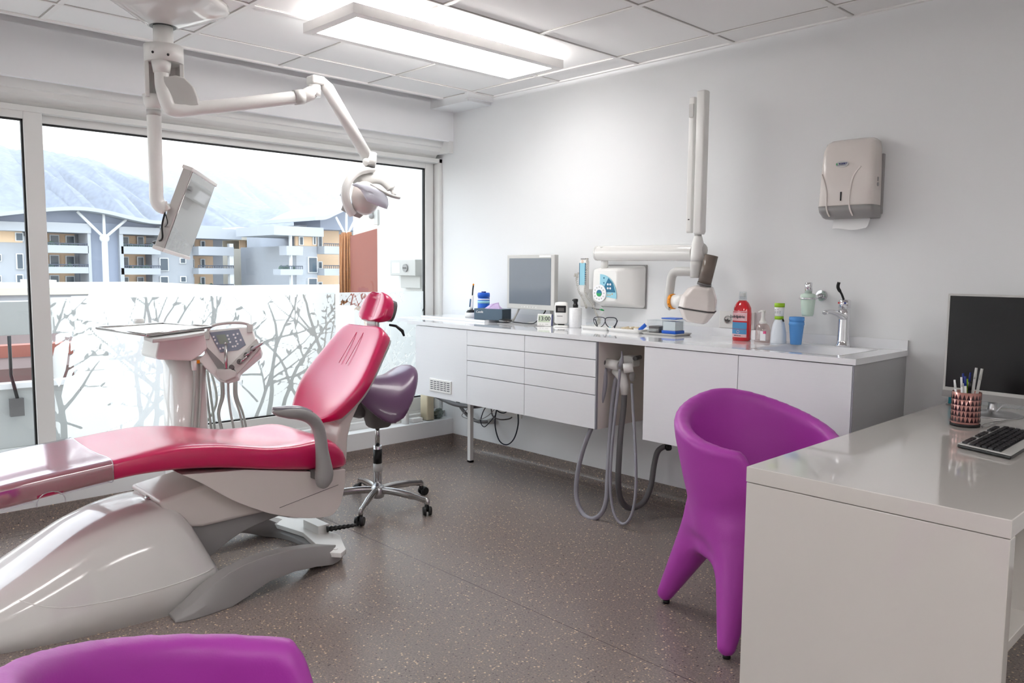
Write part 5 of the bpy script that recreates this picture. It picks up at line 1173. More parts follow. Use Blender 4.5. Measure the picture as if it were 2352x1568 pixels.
# post and horizontal arm
ay = -.10
MB().cyl((1.49, -.07, bz1-.02), (1.49, -.07, 1.40), .021).obj('post', 'white', xr)
MB().tube(cr([(1.455, -.09, 1.425), (1.465, -.09, 1.425), (1.7, -.11, 1.424), (2.12, -.15, 1.420), (2.16, -.155, 1.420)], 4), .042, 20, sq=(1.05, .8)).obj('horizontal_arm', 'gwhite', xr)
MB().cyl((1.50, -.09, 1.455), (1.50, -.09, 1.464), .026).obj('pivot_cap', 'lgrey', xr)
# folded vertical links
zt1, zb1 = 2.195, 1.505
def bar(x, y, hx, hy, z0, z1, nm, m='white'): return MB().loft([rb(x, y, z0, hx*.8, hy*.8, .35), rb(x, y, z0+.012, hx, hy, .35), rb(x, y, z1-.006, hx, hy, .35), rb(x, y, z1, hx*.9, hy*.9, .35)]).obj(nm, m, xr)
bar(2.252, -.25, .025, .025, 1.51, 2.22, 'arm_link'); bar(2.185, -.235, .016, .016, 1.52, 2.20, 'arm_link')
MB().box(2.176, 2.20, -.258, -.250, 2.10, 2.165).obj('slot_cover', 'lgrey', xr); MB().box(2.182, 2.192, -.2515, -.249, 1.585, 1.59).obj('slot', 'black', xr)
MB().cyl((2.245, -.25, 1.50), (2.245, -.25, 1.515), .018).obj('swivel', 'lgrey', xr)
MB().lathe([(.020, .0), (.031, -.04), (.034, -.10), (.034, -.128)], (2.245, -.25, 1.502)).obj('elbow', 'white', xr)
MB().ball((2.255, -.235, 1.43), .036, .03, .04).obj('elbow_cap', 'lgrey', xr)
MB().lathe([(.0345, -.128), (.035, -.15), (.035, -.205), (.032, -.212), (0, -.212)], (2.245, -.25, 1.502)).obj('elbow_collar', 'lgrey', xr)
# C bracket
P = cr([(2.24, -.25, 1.322), (2.15, -.255, 1.322), (2.118, -.257, 1.318), (2.098, -.258, 1.295), (2.090, -.258, 1.24), (2.083, -.258, 1.18), (2.085, -.258, 1.15), (2.10, -.258, 1.138)], 5)
MB().tube(P, .0235, 12, sq=(1, .95)).obj('bracket', 'lgrey', xr)
b = MB(); b.cyl((2.10, -.258, 1.165), (2.117, -.258, 1.166), .040, n=28); b.obj('scale_ring', 'orange', xr)
b = MB(); b.cyl((2.117, -.258, 1.166), (2.20, -.262, 1.17), .036, n=28); b.obj('joint', 'white', xr)
b = MB(); [b.cyl((2.102+.004*k, -.258-.0405*math.cos(a), 1.165+.0405*math.sin(a)), (2.110+.0*k, -.258-.0407*math.cos(a), 1.165+.0407*math.sin(a)), .002, n=6) for k, a in enumerate((-.9, -.3, .3, .9))]; b.obj('scale_marks', 'ink', xr)
# tube head
hc = Vector((2.268, -.265, 1.168))
def oct_(cx, cy, z, hx, hy, ch): return [Vector((cx+sx*a*1.0, cy+sy*b_, z)) for sx, sy, a, b_ in ((1, 1, hx, hy-ch), (1, 1, hx-ch, hy), (-1, 1, hx-ch, hy), (-1, 1, hx, hy-ch), (-1, -1, hx, hy-ch), (-1, -1, hx-ch, hy), (1, -1, hx-ch, hy), (1, -1, hx, hy-ch))]
X = Matrix.Translation(hc) @ Matrix.Rotation(R(8), 4, 'Y') @ Matrix.Rotation(R(25), 4, 'Z')
b = MB(); b.X = X; b.loft([oct_(0, 0, -.035, .092, .066, .03), oct_(0, 0, .02, .088, .062, .03), oct_(.005, 0, .065, .066, .052, .026), oct_(.022, 0, .085, .040, .036, .018)], smooth=False); hdm = b.obj('tube_head', 'warm', xr, bevel=.008, seg=3)
b = MB(); b.X = X; b.loft([oct_(0, 0, -.105, .045, .036, .016), oct_(0, 0, -.095, .062, .050, .022), oct_(0, 0, -.038, .092, .066, .03)], smooth=False); b.obj('head_base', 'warm', hdm, bevel=.008, seg=3)
b = MB(); b.X = X; b.loft([oct_(0, 0, -.040, .0925, .0665, .03), oct_(0, 0, -.036, .0925, .0665, .03)], smooth=False); b.obj('head_seam', 'dgrey', hdm)
b = MB(); b.X = X; b.box(-.024, .024, -.012, .012, -.1065, -.104); b.obj('vent', 'grey', hdm)
t0 = hc+Vector((.030, -.0, .085)); tdv = Vector((.22, .05, 1)).normalized()
MB().cyl(t0, t0+tdv*.012, .036).obj('collimator_ring', 'dgrey', xr)
b = MB(); b.lathe([(.034, .01), (.034, .155), (.032, .155), (.032, .012)], t0, 32, axis=tdv); b.obj('collimator_tube', 'brown', xr)
# hand switch on its holder, with coiled cords
hs = thing('exposure_switch', 'white handheld exposure switch with blue keypad hanging in a wall holder', 'switch', (1.35, -.09, 1.1))
MB().box(1.290, 1.365, -.06, -.001, 1.10, 1.21).obj('holder', 'white', hs, bevel=.008)
b = MB(); b.loft([rb(1.355, -.092, 1.175, .018, .012, .4), rb(1.355, -.095, 1.20, .027, .016, .3), rb(1.358, -.10, 1.375, .027, .016, .3), rb(1.358, -.10, 1.39, .022, .012, .4)]); b.obj('body', 'white', hs)
kp = MB().box(1.334, 1.38, -.1185, -.105, 1.235, 1.368).obj('keypad', 'cyan', hs); MB().box(1.333, 1.338, -.119, -.106, 1.235, 1.368).obj('edge_stripe', 'teal', kp); MB().box(1.377, 1.381, -.119, -.106, 1.235, 1.368).obj('edge_stripe', 'teal', kp)
MB().tube([(1.357+.007*math.cos(a), -.119, 1.375+.007*math.sin(a)) for a in [2*math.pi*k/16 for k in range(16)]], .001, 6, closed=True).obj('button_ring', 'orange', kp)
MB().box(1.34, 1.376, -.115, -.085, 1.389, 1.396).obj('hook', 'grey', hs)
HDX = .040
def coil(pts, r, n, wr=.0018):
    P = cr([Vector(p)+Vector((.035, 0, 0)) for p in pts], 10); out = []; N = n*9; L = len(P)-1
    for i in range(N+1):
        t_ = i/N*L; k = min(int(t_), L-1); f = t_-k; p = P[k].lerp(P[k+1], f); d = (P[k+1]-P[k]).normalized()
        a_ = d.cross(Vector((0, 1, .01))).normalized(); c_ = d.cross(a_); th = 2*math.pi*n*i/N; out.append(p+a_*r*math.cos(th)+c_*r*math.sin(th))
    return MB().tube(out, wr, 5)
M['cord'] = mat('beige_coiled_cord', (205, 202, 194), .5)
coil([(1.345, -.10, 1.395), (1.352, -.115, 1.34), (1.352, -.12, 1.26), (1.346, -.12, 1.205), (1.37, -.125, 1.165), (1.42, -.13, 1.12), (1.45, -.135, 1.07), (1.475, -.14, 1.04), (1.485, -.15, 1.015)], .0055, 52).obj('coiled_cord', 'cord', hs)
coil([(1.275, -.10, 1.31), (1.265, -.105, 1.27), (1.285, -.105, 1.20), (1.32, -.11, 1.16), (1.345, -.11, 1.115), (1.36, -.12, 1.10)], .0055, 28).obj('coiled_cord', 'cord', hs)
coil([(1.245, -.10, 1.285), (1.252, -.10, 1.30), (1.268, -.10, 1.28)], .0055, 7).obj('coiled_cord', 'cord', hs)
coil([(1.478, -.14, 1.045), (1.468, -.15, 1.02), (1.475, -.155, 1.006), (1.492, -.15, 1.02), (1.488, -.14, 1.045)], .0045, 16).obj('coiled_cord', 'cord', hs)
t = thing('dental_probe', 'thin grey instrument with green grip hanging under the X-ray box', 'instrument', (1.44, -.115, 1.12))
MB().tube([(1.44, -.12, 1.100), (1.465, -.12, 1.095), (1.50, -.12, 1.094)], [.003, .003, .003], 6).obj('shaft', 'dgrey', t); MB().tube([(1.50, -.12, 1.094), (1.515, -.12, 1.093), (1.532, -.12, 1.089)], [.003, .006, .003], 8).obj('grip', 'green', t)
MB().tube(cr([(1.532, -.12, 1.089), (1.528, -.125, 1.07), (1.51, -.13, 1.06), (1.495, -.13, 1.063)], 5), .0012, 6).obj('cord', 'cord', t)
# ------------------------------------------------------------------ towel dispenser
td = thing('towel_dispenser', 'white and grey paper towel dispenser on the right wall with a towel hanging out', 'towel dispenser', (2.93, -.06, 1.55))
X0, X1, Zb, Zt = 2.805, 3.052, 1.572, 1.932
def dr(z, x0, x1, yf, e=.32, n=44):
    out = []; cx = (x0+x1)/2; hx = (x1-x0)/2
    for j in range(n):
        a = 2*math.pi*j/n; c, s = math.cos(a), math.sin(a); out.append(Vector((cx+hx*math.copysign(abs(c)**e, c), -yf/2+yf/2*math.copysign(abs(s)**e, s), z)))
    return out
b = MB(); b.loft([dr(Zb+.055, X0-.004, X1+.002, .125), dr(Zb+.06, X0-.004, X1+.002, .127), dr(1.78, X0+.002, X1, .122), dr(1.88, X0+.006, X1-.004, .112), dr(1.915, X0+.014, X1-.012, .095), dr(1.93, X0+.03, X1-.03, .07), dr(1.936, X0+.06, X1-.06, .04)]); b.obj('cover', 'warm', td)
b = MB(); b.loft([dr(Zb, X0+.016, X1+.0, .085), dr(Zb+.006, X0+.008, X1+.003, .10), dr(Zb+.03, X0-.002, X1+.004, .122), dr(Zb+.056, X0-.005, X1+.003, .128)]); label(b.obj('lower_trim', 'grey', td), 'grey lower trim')
MB().box(X1-.012, X1+.004, -.022, 0, Zb+.02, 1.86).obj('back_plate', 'grey', td, bevel=.002)
b = MB(); b.tube(cr([(X1-.055, -.1185, 1.80), (X1-.085, -.1235, 1.755), (X1-.097, -.1255, 1.69), (X1-.097, -.1265, 1.630), (X1-.09, -.1235, 1.60), (X1-.085, -.1125, 1.582)], 5), .004, 8); b.obj('ridge', 'warm', td)
b = MB(); b.tube(cr([(X0+.012, -.1180, 1.775), (X0+.028, -.1220, 1.74), (X0+.042, -.1255, 1.69), (X0+.044, -.1265, 1.632), (X0+.05, -.1235, 1.60), (X0+.055, -.1125, 1.582)], 5), .004, 8); b.obj('ridge', 'warm', td)
MB().box(2.912, 2.918, -.1285, -.12, 1.650, 1.690).obj('level_slot', 'black', td)
def ell(cx, z, rx, rz, y, n=28): return [Vector((cx+rx*math.cos(a), y, z+rz*math.sin(a))) for a in [2*math.pi*k/n for k in range(n)]]
bg = MB().prism(ell(2.912, 1.815, .030, .0145, -.1235), (0, .006, 0)).obj('badge', 'lgrey', td); text('ROSSET', .0115, (2.917, -.1240, 1.8165), (1, 0, 0), (0, 0, 1), 'navy', bg, bold=.0002)
MB().box(2.887, 2.932, -.1242, -.123, 1.8085, 1.8098).obj('badge_line', 'navy', bg); MB().box(2.8865, 2.892, -.1242, -.123, 1.812, 1.820).obj('badge_mark', 'green', bg)
MB().cyl((X1-.002, -.065, 1.72), (X1+.0035, -.065, 1.72), .009, n=16).obj('lock', 'grey', td); MB().box(X1-.002, X1+.003, -.070, -.060, 1.733, 1.752).obj('lock_slot', 'grey', td)
b = MB(); vs = []
for i in range(13):
    u_ = i/12; x = X0+.045+(X1-.045-X0-.02)*u_*.95
    for j, (y, z) in enumerate(((-.045, Zb+.01), (-.052, Zb-.01), (-.06, Zb-.032+.004*math.sin(5*u_)), (-.068, Zb-.048+.005*math.sin(6*u_+1)))): vs.append((x+.01*j*(.3-u_)*.6, y, z))
vs2 = [(x, y+.0012, z) for x, y, z in vs]; b.add(vs, [(i*4+j, (i+1)*4+j, (i+1)*4+j+1, i*4+j+1) for i in range(12) for j in range(3)], True); b.add(vs2, [(i*4+j, i*4+j+1, (i+1)*4+j+1, (i+1)*4+j) for i in range(12) for j in range(3)], True)
b.obj('paper_towel', 'paper', td)
# ================================================================== suction unit in the niche
su = thing('suction_unit', 'grey suction hoses looping down from a white holder in the cabinet niche', 'suction unit', (1.98, -.45, .7))
S = lambda px, py, y=-.45: at(px, py, 'y', y)
MB().tube([at(1470, 820, 'y', -.30), at(1458, 823, 'y', -.38)], [.012, .012], 10).obj('wall_arm', 'dgrey', su); MB().box(2.128, 2.146, -.33, -.27, .86, .915).obj('arm_mount', 'black', su)
MB().prism([S(1418, 828, -.41), S(1430, 816, -.41), S(1448, 818, -.38), S(1455, 820, -.36), S(1455, 842, -.38), S(1420, 850, -.42)], (0, .06, .0)).obj('holder_arm', 'white', su, bevel=.006)
MB().tube([S(1394, 834, -.47), S(1424, 840, -.47)], .027, 16).obj('holder', 'white', su)
MB().tube([S(1400, 826, -.45), S(1396, 850, -.45)], .02, 12).obj('holder_ring', 'white', su)
MB().tube([S(1432, 846, -.50), S(1454, 843, -.47)], .026, 16).obj('holder', 'white', su)
MB().tube([S(1412, 850, -.45), S(1428, 862, -.45), S(1434, 885, -.45), S(1434, 906, -.45)], [.022, .030, .024, .018], 14).obj('manifold', 'white', su)
label(MB().tube([S(1367, 822, -.50), S(1380, 828, -.49), S(1394, 834, -.48)], [.007, .012, .018], 12).obj('suction_tip', 'dgrey', su), 'dark grey suction nozzle pointing left')
MB().tube([S(1428, 806, -.50), S(1429, 818, -.50), S(1427, 832, -.50), S(1424, 842, -.50)], [.003, .006, .012, .010], 12).obj('saliva_nozzle', 'hose', su)
MB().ball(S(1452, 864, -.44), .016, .016, .028).obj('cap', 'grey', su)
def loop(pts, r, m, nm, corr=0.0, k=8):
    P = cr([S(*p) for p in pts], k)
    if corr:
        L = [0]; 
        for i in range(1, len(P)): L.append(L[-1]+(P[i]-P[i-1]).length)
        n = int(L[-1]/.0042); Q = []
        for i in range(n+1):
            s = L[-1]*i/n; j = min(len(P)-2, max(0, int(np.searchsorted(L, s))-1)); Q.append(P[j].lerp(P[j+1], (s-L[j])/max(L[j+1]-L[j], 1e-6)))
        return MB().tube(Q, [r*(1 if i % 2 else 1-corr) for i in range(n+1)], 12).obj(nm, m, su)
    return MB().tube(P, r, 12).obj(nm, m, su)
loop([(1389, 845, -.48), (1390, 880, -.49), (1382, 920, -.50), (1363, 970, -.51), (1340, 1030, -.52), (1326, 1090, -.53), (1324, 1140, -.54), (1336, 1175, -.55), (1358, 1191, -.56), (1380, 1180, -.55), (1392, 1150, -.54), (1396, 1090, -.52), (1400, 1020, -.50), (1404, 950, -.48), (1411, 890, -.46), (1418, 862, -.45)], .0125, 'hose', 'suction_hose')
loop([(1424, 848, -.50), (1420, 890, -.50), (1412, 960, -.51), (1406, 1020, -.52), (1402, 1090, -.54), (1404, 1145, -.55), (1413, 1185, -.56), (1430, 1203, -.56), (1447, 1190, -.56), (1458, 1150, -.55), (1461, 1090, -.53), (1458, 1010, -.50), (1454, 940, -.47), (1451, 880, -.45)], .0075, 'hose', 'saliva_hose')
loop([(1434, 904, -.45), (1432, 940, -.45), (1426, 990, -.46), (1422, 1050, -.47), (1420, 1100, -.47), (1424, 1140, -.44), (1438, 1163, -.38), (1458, 1165, -.33), (1480, 1150, -.28), (1495, 1115, -.24), (1502, 1070, -.20), (1510, 1038, -.17), (1524, 1026, -.15), (1534, 1027, -.14)], .0165, 'hose2', 'drain_hose', .14)
MB().tube([S(1532, 1027, -.14), S(1538, 1026, -.14)], .020, 12).obj('hose_clamp', 'black', su)
# ------------------------------------------------------------------ pipes and sockets under the drawers
t = thing('low_socket', 'white low wall socket strip with plugs under the drawer cabinet', 'socket', (.60, 0, .33))
MB().box(.34, .735, -.010, 0, .315, .435).obj('plate', 'white', t, bevel=.002)
for x in (.46, .56): MB().lathe([(.025, 0), (.025, .004), (.020, .004), (.020, 0), (0, 0)], (x, -.010, .385), axis=(0, -1, 0)).obj('outlet', 'lgrey', t)
MB().tube([(.655, -.01, .375), (.650, -.035, .372)], [.022, .017], 12).obj('plug', 'grey', t); MB().tube([(.47, -.01, .385), (.46, -.05, .383)], .016, 10).obj('plug', 'black', t)
def cbl(pts, r, m, nm, lab): return tag(MB().tube(cr([S(*p) for p in pts], 7), r, 8).obj(nm, m), lab, 'cable' if 'cable' in nm else 'pipe')
cbl([(1189, 940, -.06), (1190, 975, -.07), (1180, 1008, -.08), (1163, 1021, -.08), (1146, 1010, -.08), (1137, 975, -.07), (1141, 940, -.06), (1150, 930, -.05)], .0045, 'ink', 'power_cable', 'dark cable hanging in the largest loop below the drawer cabinet')
cbl([(1122, 925, -.1), (1110, 945, -.1), (1104, 968, -.1), (1112, 980, -.1), (1124, 970, -.08), (1138, 953, -.05)], .0032, 'ink', 'thin_cable', 'thin dark cable in a small loop beside the grey pipe elbow')
cbl([(1128, 935, -.1), (1132, 955, -.1), (1148, 963, -.08), (1168, 962, -.05), (1176, 958, -.04)], .0045, 'dgrey', 'plug_cable', 'grey cable running into the right hand plug of the low socket')
cbl([(1135, 933, -.12), (1145, 945, -.1), (1158, 948, -.08), (1170, 940, -.08)], .004, 'ink', 'short_cable', 'short black cable sagging just under the drawer cabinet')
cbl([(1140, 935, -.14), (1120, 955, -.14), (1095, 965, -.14), (1070, 960, -.14), (1061, 953, -.14), (1075, 938, -.14)], .0028, 'grey', 'grey_cable', 'thin grey cable looping behind the white cabinet leg')
def pipe(pts, r, nm, lab):
    P = cr([S(*p) for p in pts], 10); L = [0]
    for i in range(1, len(P)): L.append(L[-1]+(P[i]-P[i-1]).length)
    n = int(L[-1]/.0065); Q = []
    for i in range(n+1):
        s = L[-1]*i/n; j = min(len(P)-2, max(0, int(np.searchsorted(L, s))-1)); Q.append(P[j].lerp(P[j+1], (s-L[j])/max(L[j+1]-L[j], 1e-6)))
    return tag(MB().tube(Q, [r*(1 if i % 2 else .8) for i in range(n+1)], 12).obj(nm, 'hose2'), lab, 'pipe')
pipe([(1000, 908, -.12), (1020, 918, -.13), (1045, 928, -.15), (1080, 933, -.17), (1110, 930, -.2), (1130, 922, -.22)], .016, 'corrugated_pipe', 'thick grey corrugated pipe running just under the vented cabinet')
pipe([(1050, 922, -.08), (1066, 945, -.08), (1082, 960, -.07), (1100, 968, -.06), (1122, 968, -.05)], .013, 'drain_pipe', 'thinner grey corrugated pipe bending down to the white wall outlet')
tag(MB().tube([S(1120, 968, -.05), S(1134, 966, -.015)], [.020, .022], 14).obj('pipe_outlet', 'lgrey'), 'pale grey wall outlet where the thinner pipe ends', 'pipe fitting')
# things on the window ledge
lz = .216
def ledge(px, py, x): p = at(px, py, 'z', lz); return p
p = at(942, 962, 'z', lz)
t = thing('lotion_bottle', 'white rounded plastic bottle standing on the window ledge', 'bottle', (-.055, -.40, lz)); MB().loft([rb(-.055, -.40, lz, .030, .022, .8), rb(-.055, -.40, lz+.06, .032, .023, .8), rb(-.055, -.40, lz+.12, .024, .02, .8), rb(-.055, -.40, lz+.15, .013, .013, 1)]).obj('bottle', 'white', t); MB().cyl((-.055, -.40, lz+.15), (-.055, -.40, lz+.18), .014).obj('cap', 'white', t)
t = thing('cream_canister', 'tall cream plastic canister standing on the window ledge', 'canister', (-.07, -.19, lz)); MB().loft([rb(-.07, -.19, lz+.005, .045, .035, .3), rb(-.07, -.19, lz+.215, .043, .034, .3), rb(-.07, -.19, lz+.235, .02, .02, .8)]).obj('canister', 'cream', t); MB().cyl((-.07, -.19, lz+.235), (-.07, -.19, lz+.25), .018).obj('cap', 'white', t)
tag(MB().box(-.085, -.035, -.345, -.255, lz, lz+.030).obj('small_carton', 'white', bevel=.004), 'small flat white carton lying between bottle and canister on the ledge', 'carton')
b = MB(); r_ = random.Random(4); b.ball((-.065, -.09, lz+.035), .035, .045, .038, 14); b.v = [v+Vector((r_.uniform(-.008, .008),)*3) for v in b.v]; b.sm = [False]*len(b.sm); tag(b.obj('crumpled_foil', 'foil'), 'crumpled clear plastic film on the window ledge near the corner', 'plastic film')
# ================================================================== desk and its things
DX0, DX1, DY0, DZ = 3.375, 4.040, -1.706, .77
dk = thing('desk', 'glossy white desk with thick top and closed end panel at the right', 'desk', (3.7, -.85, 0))
MB().box(DX0, DX1, DY0, -.005, DZ-.045, DZ).obj('desk_top', 'desk', dk, bevel=.0025)
MB().box(DX0+.001, DX1-.001, DY0+.001, DY0+.045, 0, DZ-.0465).obj('end_panel', 'desk', dk, bevel=.0025)
MB().box(DX0+.10, DX0+.12, DY0+.045, -.01, .30, DZ-.046).obj('modesty_panel', 'desk', dk)
MB().box(DX0+.001, DX1-.001, -.12, -.105, 0, DZ-.0465).obj('end_panel', 'desk', dk)
MB().box(3.56, 4.022, -1.660, -.90, .412, .440).obj('under_shelf', 'desk', dk, bevel=.002)
label(MB().box(3.56, 3.58, -1.660, -.90, .440, DZ-.046).obj('shelf_back', mat('dark_board', (46, 42, 42), .6), dk), 'dark back of the open shelf under the desk top')
MB().box(3.58, 4.015, -1.362, -1.345, .440, DZ-.046).obj('shelf_divider', 'desk', dk)
# desk chairs: one moulded shell each
def chair_field(X, Y, Z):
    rho = np.sqrt((X/.275)**2+(Y/.305)**2)*.29; th = np.arctan2(Y/.305, X/.275)        # th = 0 is the open front
    ang = np.sqrt(np.abs(np.abs(th)-math.pi)**2+.12)-.06                          # 0 at the back
    def ss(a, b, x): t = np.clip((x-a)/(b-a), 0, 1); return t*t*(3-2*t)
    h = .915-.205*ss(-.9, 2.46, ang)-.24*ss(2.35, 2.85, ang)
    Rm = np.interp(Z, [0, .25, .38, .46, .56, .70, .80, .9], [.22, .215, .205, .215, .238, .262, .272, .276])
    zz = Z-(h-.030)
    d1 = np.abs(rho-Rm); th_ = .022+.010*ss(.5, .86, Z)
    shell = np.where(zz > 0, np.sqrt(d1**2+zz**2)-.031, d1-th_)
    shell = smax(shell, .36-Z, .03)
    seat = smax(rho-Rm, smax(Z-.445, .27-Z, .05), .03)
    b = smin(shell, seat, .04)
    for sx, sy in ((1, 1), (1, -1), (-1, 1), (-1, -1)):
        b = smin(b, cap(X, Y, Z, (sx*.115, sy*.125, .38), (sx*.255 if sx < 0 else sx*.217, sy*.231, .036), .092, .034), .06)
    return smax(b, -Z-.0, .004)
V_, F_ = sdf_mesh(chair_field, (-.36, -.37, -.012), (.36, .37, .95), .0135)
def tub_chair(cx, cy, face, lab):
    b = MB(); b.X = Matrix.Translation((cx, cy, .006)) @ Matrix.Rotation(face, 4, 'Z'); b.add(V_, F_, True)
    t = thing('tub_chair', lab, 'chair', (cx, cy, 0)); o = b.obj('shell', 'purp', t)
    sm = o.modifiers.new('smooth', 'SMOOTH'); sm.iterations = 4; sm.factor = .5
    X = Matrix.Translation((cx, cy, 0)) @ Matrix.Rotation(face, 4, 'Z')
    for x, y in ((-.252, .228), (-.252, -.228), (.214, .228), (.214, -.228)): p = X @ Vector((x, y, 0)); MB().cyl(p, p+Vector((0, 0, .014)), .014, n=12).obj('glide', 'black', t)
    return t
tub_chair(3.069, -1.082, -.504, 'purple moulded tub chair with four splayed legs pushed up to the desk')
tub_chair(3.547, -3.304, 1.616, 'purple moulded tub chair cut off in the near left foreground')
# pen pot
c = at(2216, 977, 'z', DZ)
pp = thing('pen_pot', 'rose gold patterned glass tumbler holding pens on the desk', 'pen pot', tuple(c)); rr0 = .0485
MB().lathe([(rr0-.004, 0), (rr0-.001, .003), (rr0, .125), (rr0-.002, .126), (rr0-.003, .124), (rr0-.004, .008), (0, .006)], c).obj('tumbler', mat('rose_tumbler', (186, 132, 124), .22, metal=.35, coat=.5), pp)
b = MB()
for row in range(5):
    for k in range(22):
        a = 2*math.pi*k/22; z0 = .018+row*.0205; P = []
        for da, dz in ((-.13, 0), (.13, 0), (0, .0195)): P.append(c+Vector(((rr0+.0006)*math.cos(a+da), (rr0+.0006)*math.sin(a+da), z0+dz)))
        b.add(P, [(0, 1, 2)])
b.obj('triangle_pattern', mat('dark_rose', (50, 26, 32), .2), pp); MB().lathe([(rr0+.0008, .001), (rr0+.0008, .011)], c).obj('base_band', 'rubber', pp)
pens = [(-.020, -.008, -.030, .060, 'white2', .004, 'white marker'), (-.012, .004, -.014, .072, 'navy', .004, 'dark blue pen'), (-.006, -.012, -.020, .064, 'navy', .0045, 'short dark blue pen leaning left'), (.004, .006, .014, .075, 'navy', .0035, 'dark blue pen leaning right'), (.016, -.004, .026, .094, 'lgrey', .005, 'pale grey ruler-like pen'), (.040, .002, .052, .090, 'lgrey', .005, 'pale grey pen at the right rim'), (-.034, .002, -.046, .048, 'white2', .004, 'short white pen leaning out at the left rim'), (.0, -.010, .002, .045, 'black', .006, 'thick black marker'), (.002, .0, -.004, .052, 'lime', .006, 'lime green highlighter')]
u_r = Vector((_r[0], _r[1], 0)).normalized(); u_d = Vector((_d[0], _d[1], 0)).normalized()
for dx, dy, ex, ez, m_, r_, nm in pens:
    p0 = c+u_r*dx*.6+u_d*dy+Vector((0, 0, .012)); p1 = c+u_r*ex*1.0+u_d*dy*1.5+Vector((0, 0, .12+ez))
    t = thing('pen', nm+' in the rose gold pot', 'pen', tuple(p0), 'pens in the pot'); v = (p1-p0)
    MB().tube([p0, p0+v*.8], r_, 8).obj('barrel', 'white' if m_ == 'navy' else m_, t); MB().tube([p0+v*.8, p1], [r_*1.08, r_*.9], 8).obj('cap', m_, t)
# card behind the pot
c2 = at(2172, 925, 'z', DZ); t = thing('card_stand', 'small teal card standing at the far left corner of the desk', 'card', (c2.x+.01, -.12, DZ))
MB().box(3.405, 3.445, -.102, -.10, DZ+.004, DZ+.085).obj('card', mat('teal_card', (30, 150, 170), .5), t); MB().box(3.40, 3.455, -.115, -.09, DZ, DZ+.006).obj('foot', 'grey', t); MB().box(3.408, 3.425, -.1026, -.1018, DZ+.06, DZ+.068).obj('print', 'red', t)
# desk monitor
mn = thing('desk_monitor', 'large black desk monitor with silver frame cut off at the right edge', 'monitor', (3.75, -.2, DZ))
A_ = at(2184, 912, 'y', -.27); B_ = at(2175, 674, 'y', -.27); mh = B_.z-A_.z; ux = Vector((math.cos(R(-4)), math.sin(R(-4)), 0)); back = Vector((-ux.y, ux.x, 0)); A_ = Vector((B_.x+.004, -.27, A_.z))
up = Vector((0, .0, 1)); Wm = .56
MB().prism([A_, A_+ux*Wm, A_+ux*Wm+up*mh, A_+up*mh], back*.035).obj('casing', 'lgrey', mn, bevel=.003)
MB().prism([A_+ux*.010+up*.042-back*.001, A_+ux*(Wm-.01)+up*.042-back*.001, A_+ux*(Wm-.01)+up*(mh-.008)-back*.001, A_+ux*.010+up*(mh-.008)-back*.001], back*.004).obj('screen', 'bscreen', mn)
MB().prism([A_+up*.002-back*.0015, A_+ux*Wm+up*.002-back*.0015, A_+ux*Wm+up*.028-back*.0015, A_+up*.028-back*.0015], back*.003).obj('speaker_bar', 'grey', mn)
cs = A_+ux*.17+back*.05; cs.z = DZ
MB().lathe([(.105, 0), (.105, .004), (.09, .008), (.02, .012), (.016, .03), (.014, .09)], cs).obj('stand', 'alu', mn)
b = MB(); b.tube(cr([cs+Vector((-.10, .03, .012)), cs+Vector((-.07, .0, .04)), cs+Vector((-.03, .01, .05)), cs+Vector((0, .03, .04))], 5), .0025, 6); b.tube(cr([cs+Vector((.02, -.02, .02)), cs+Vector((.05, -.03, .05)), cs+Vector((.08, 0, .035)), cs+Vector((.10, .02, .05))], 5), .0025, 6)
tag(b.obj('cable_tangle', mat('clear_white_cable', (225, 225, 228), .3)), 'tangle of pale cables behind the foot of the desk monitor', 'cables', kind='stuff')
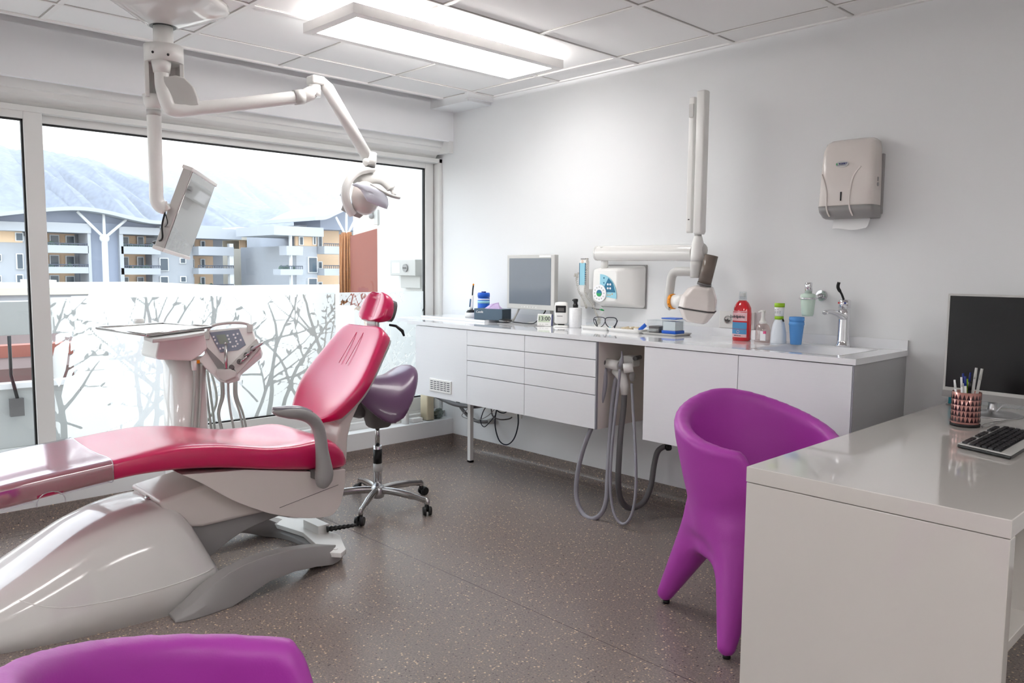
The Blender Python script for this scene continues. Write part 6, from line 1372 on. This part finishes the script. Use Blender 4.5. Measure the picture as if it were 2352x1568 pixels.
b = MB(); b.tube(cr([at(2300, 968, 'z', DZ)+Vector((0, 0, .003)), at(2260, 975, 'z', DZ)+Vector((0, 0, .003)), at(2262, 982, 'z', DZ)+Vector((0, 0, .003)), at(2310, 966, 'z', DZ)+Vector((0, 0, .003))], 6), .0018, 6); tag(b.obj('keyboard_cable', 'grey'), 'thin grey cable lying between pen pot and keyboard', 'cable')
# keyboard
k0 = at(2199, 1020, 'z', DZ+.012); k1 = at(2322, 1048, 'z', DZ+.012); k2 = at(2300, 972, 'z', DZ+.012)
kx = (k2-k0); kx.z = 0; kx = Vector((kx.x, kx.y, 0)).normalized(); dpt = (k1-k0); dpt.z = 0; dL = dpt.length; ky = dpt.normalized()
kb = thing('keyboard', 'black and silver computer keyboard on the desk cut off at the right edge', 'keyboard', (k0.x, k0.y, DZ))
K = lambda a, b_, z: Vector((k0.x, k0.y, DZ+z))+kx*a+ky*b_
KL = .44
MB().prism([K(0, 0, .002), K(KL, 0, .002), K(KL, dL, .002), K(0, dL, .002)], (0, 0, .010)).obj('base', 'black', kb, bevel=.003)
MB().prism([K(.0, 0, .012), K(KL, 0, .012), K(KL, dL, .012), K(0, dL, .012)], (0, 0, .004)).obj('frame', 'lgrey', kb, bevel=.002)
MB().prism([K(.010, .036, .016), K(KL-.006, .036, .016), K(KL-.006, dL-.034, .016), K(.010, dL-.034, .016)], (0, 0, .0012)).obj('key_bed', 'black', kb)
kk = None; nr = 6
for r__ in range(nr):
    for cc_ in range(15):
        a = .012+cc_*.0275; b_ = (.012 if r__ == 0 else .038+(r__-1)*(dL-.074)/5); q = (.015 if r__ == 0 else (dL-.074)/5-.004)
        if r__ == 0 and cc_ % 5 == 4: continue
        if kk is None: base_ = MB().prism([K(a, b_, .017), K(a+.023, b_, .017), K(a+.023, b_+q, .017), K(a, b_+q, .017)], (0, 0, .005)).obj('key', mat('key_black', (34, 32, 36), .4), kb); kk = (a, b_)
        else:
            o = base_.copy(); COL.objects.link(o); o.parent = kb; o.location = kx*(a-kk[0])+ky*(b_-kk[1])
for o in D.objects:
    if '_w' in o.keys(): del o['_w']
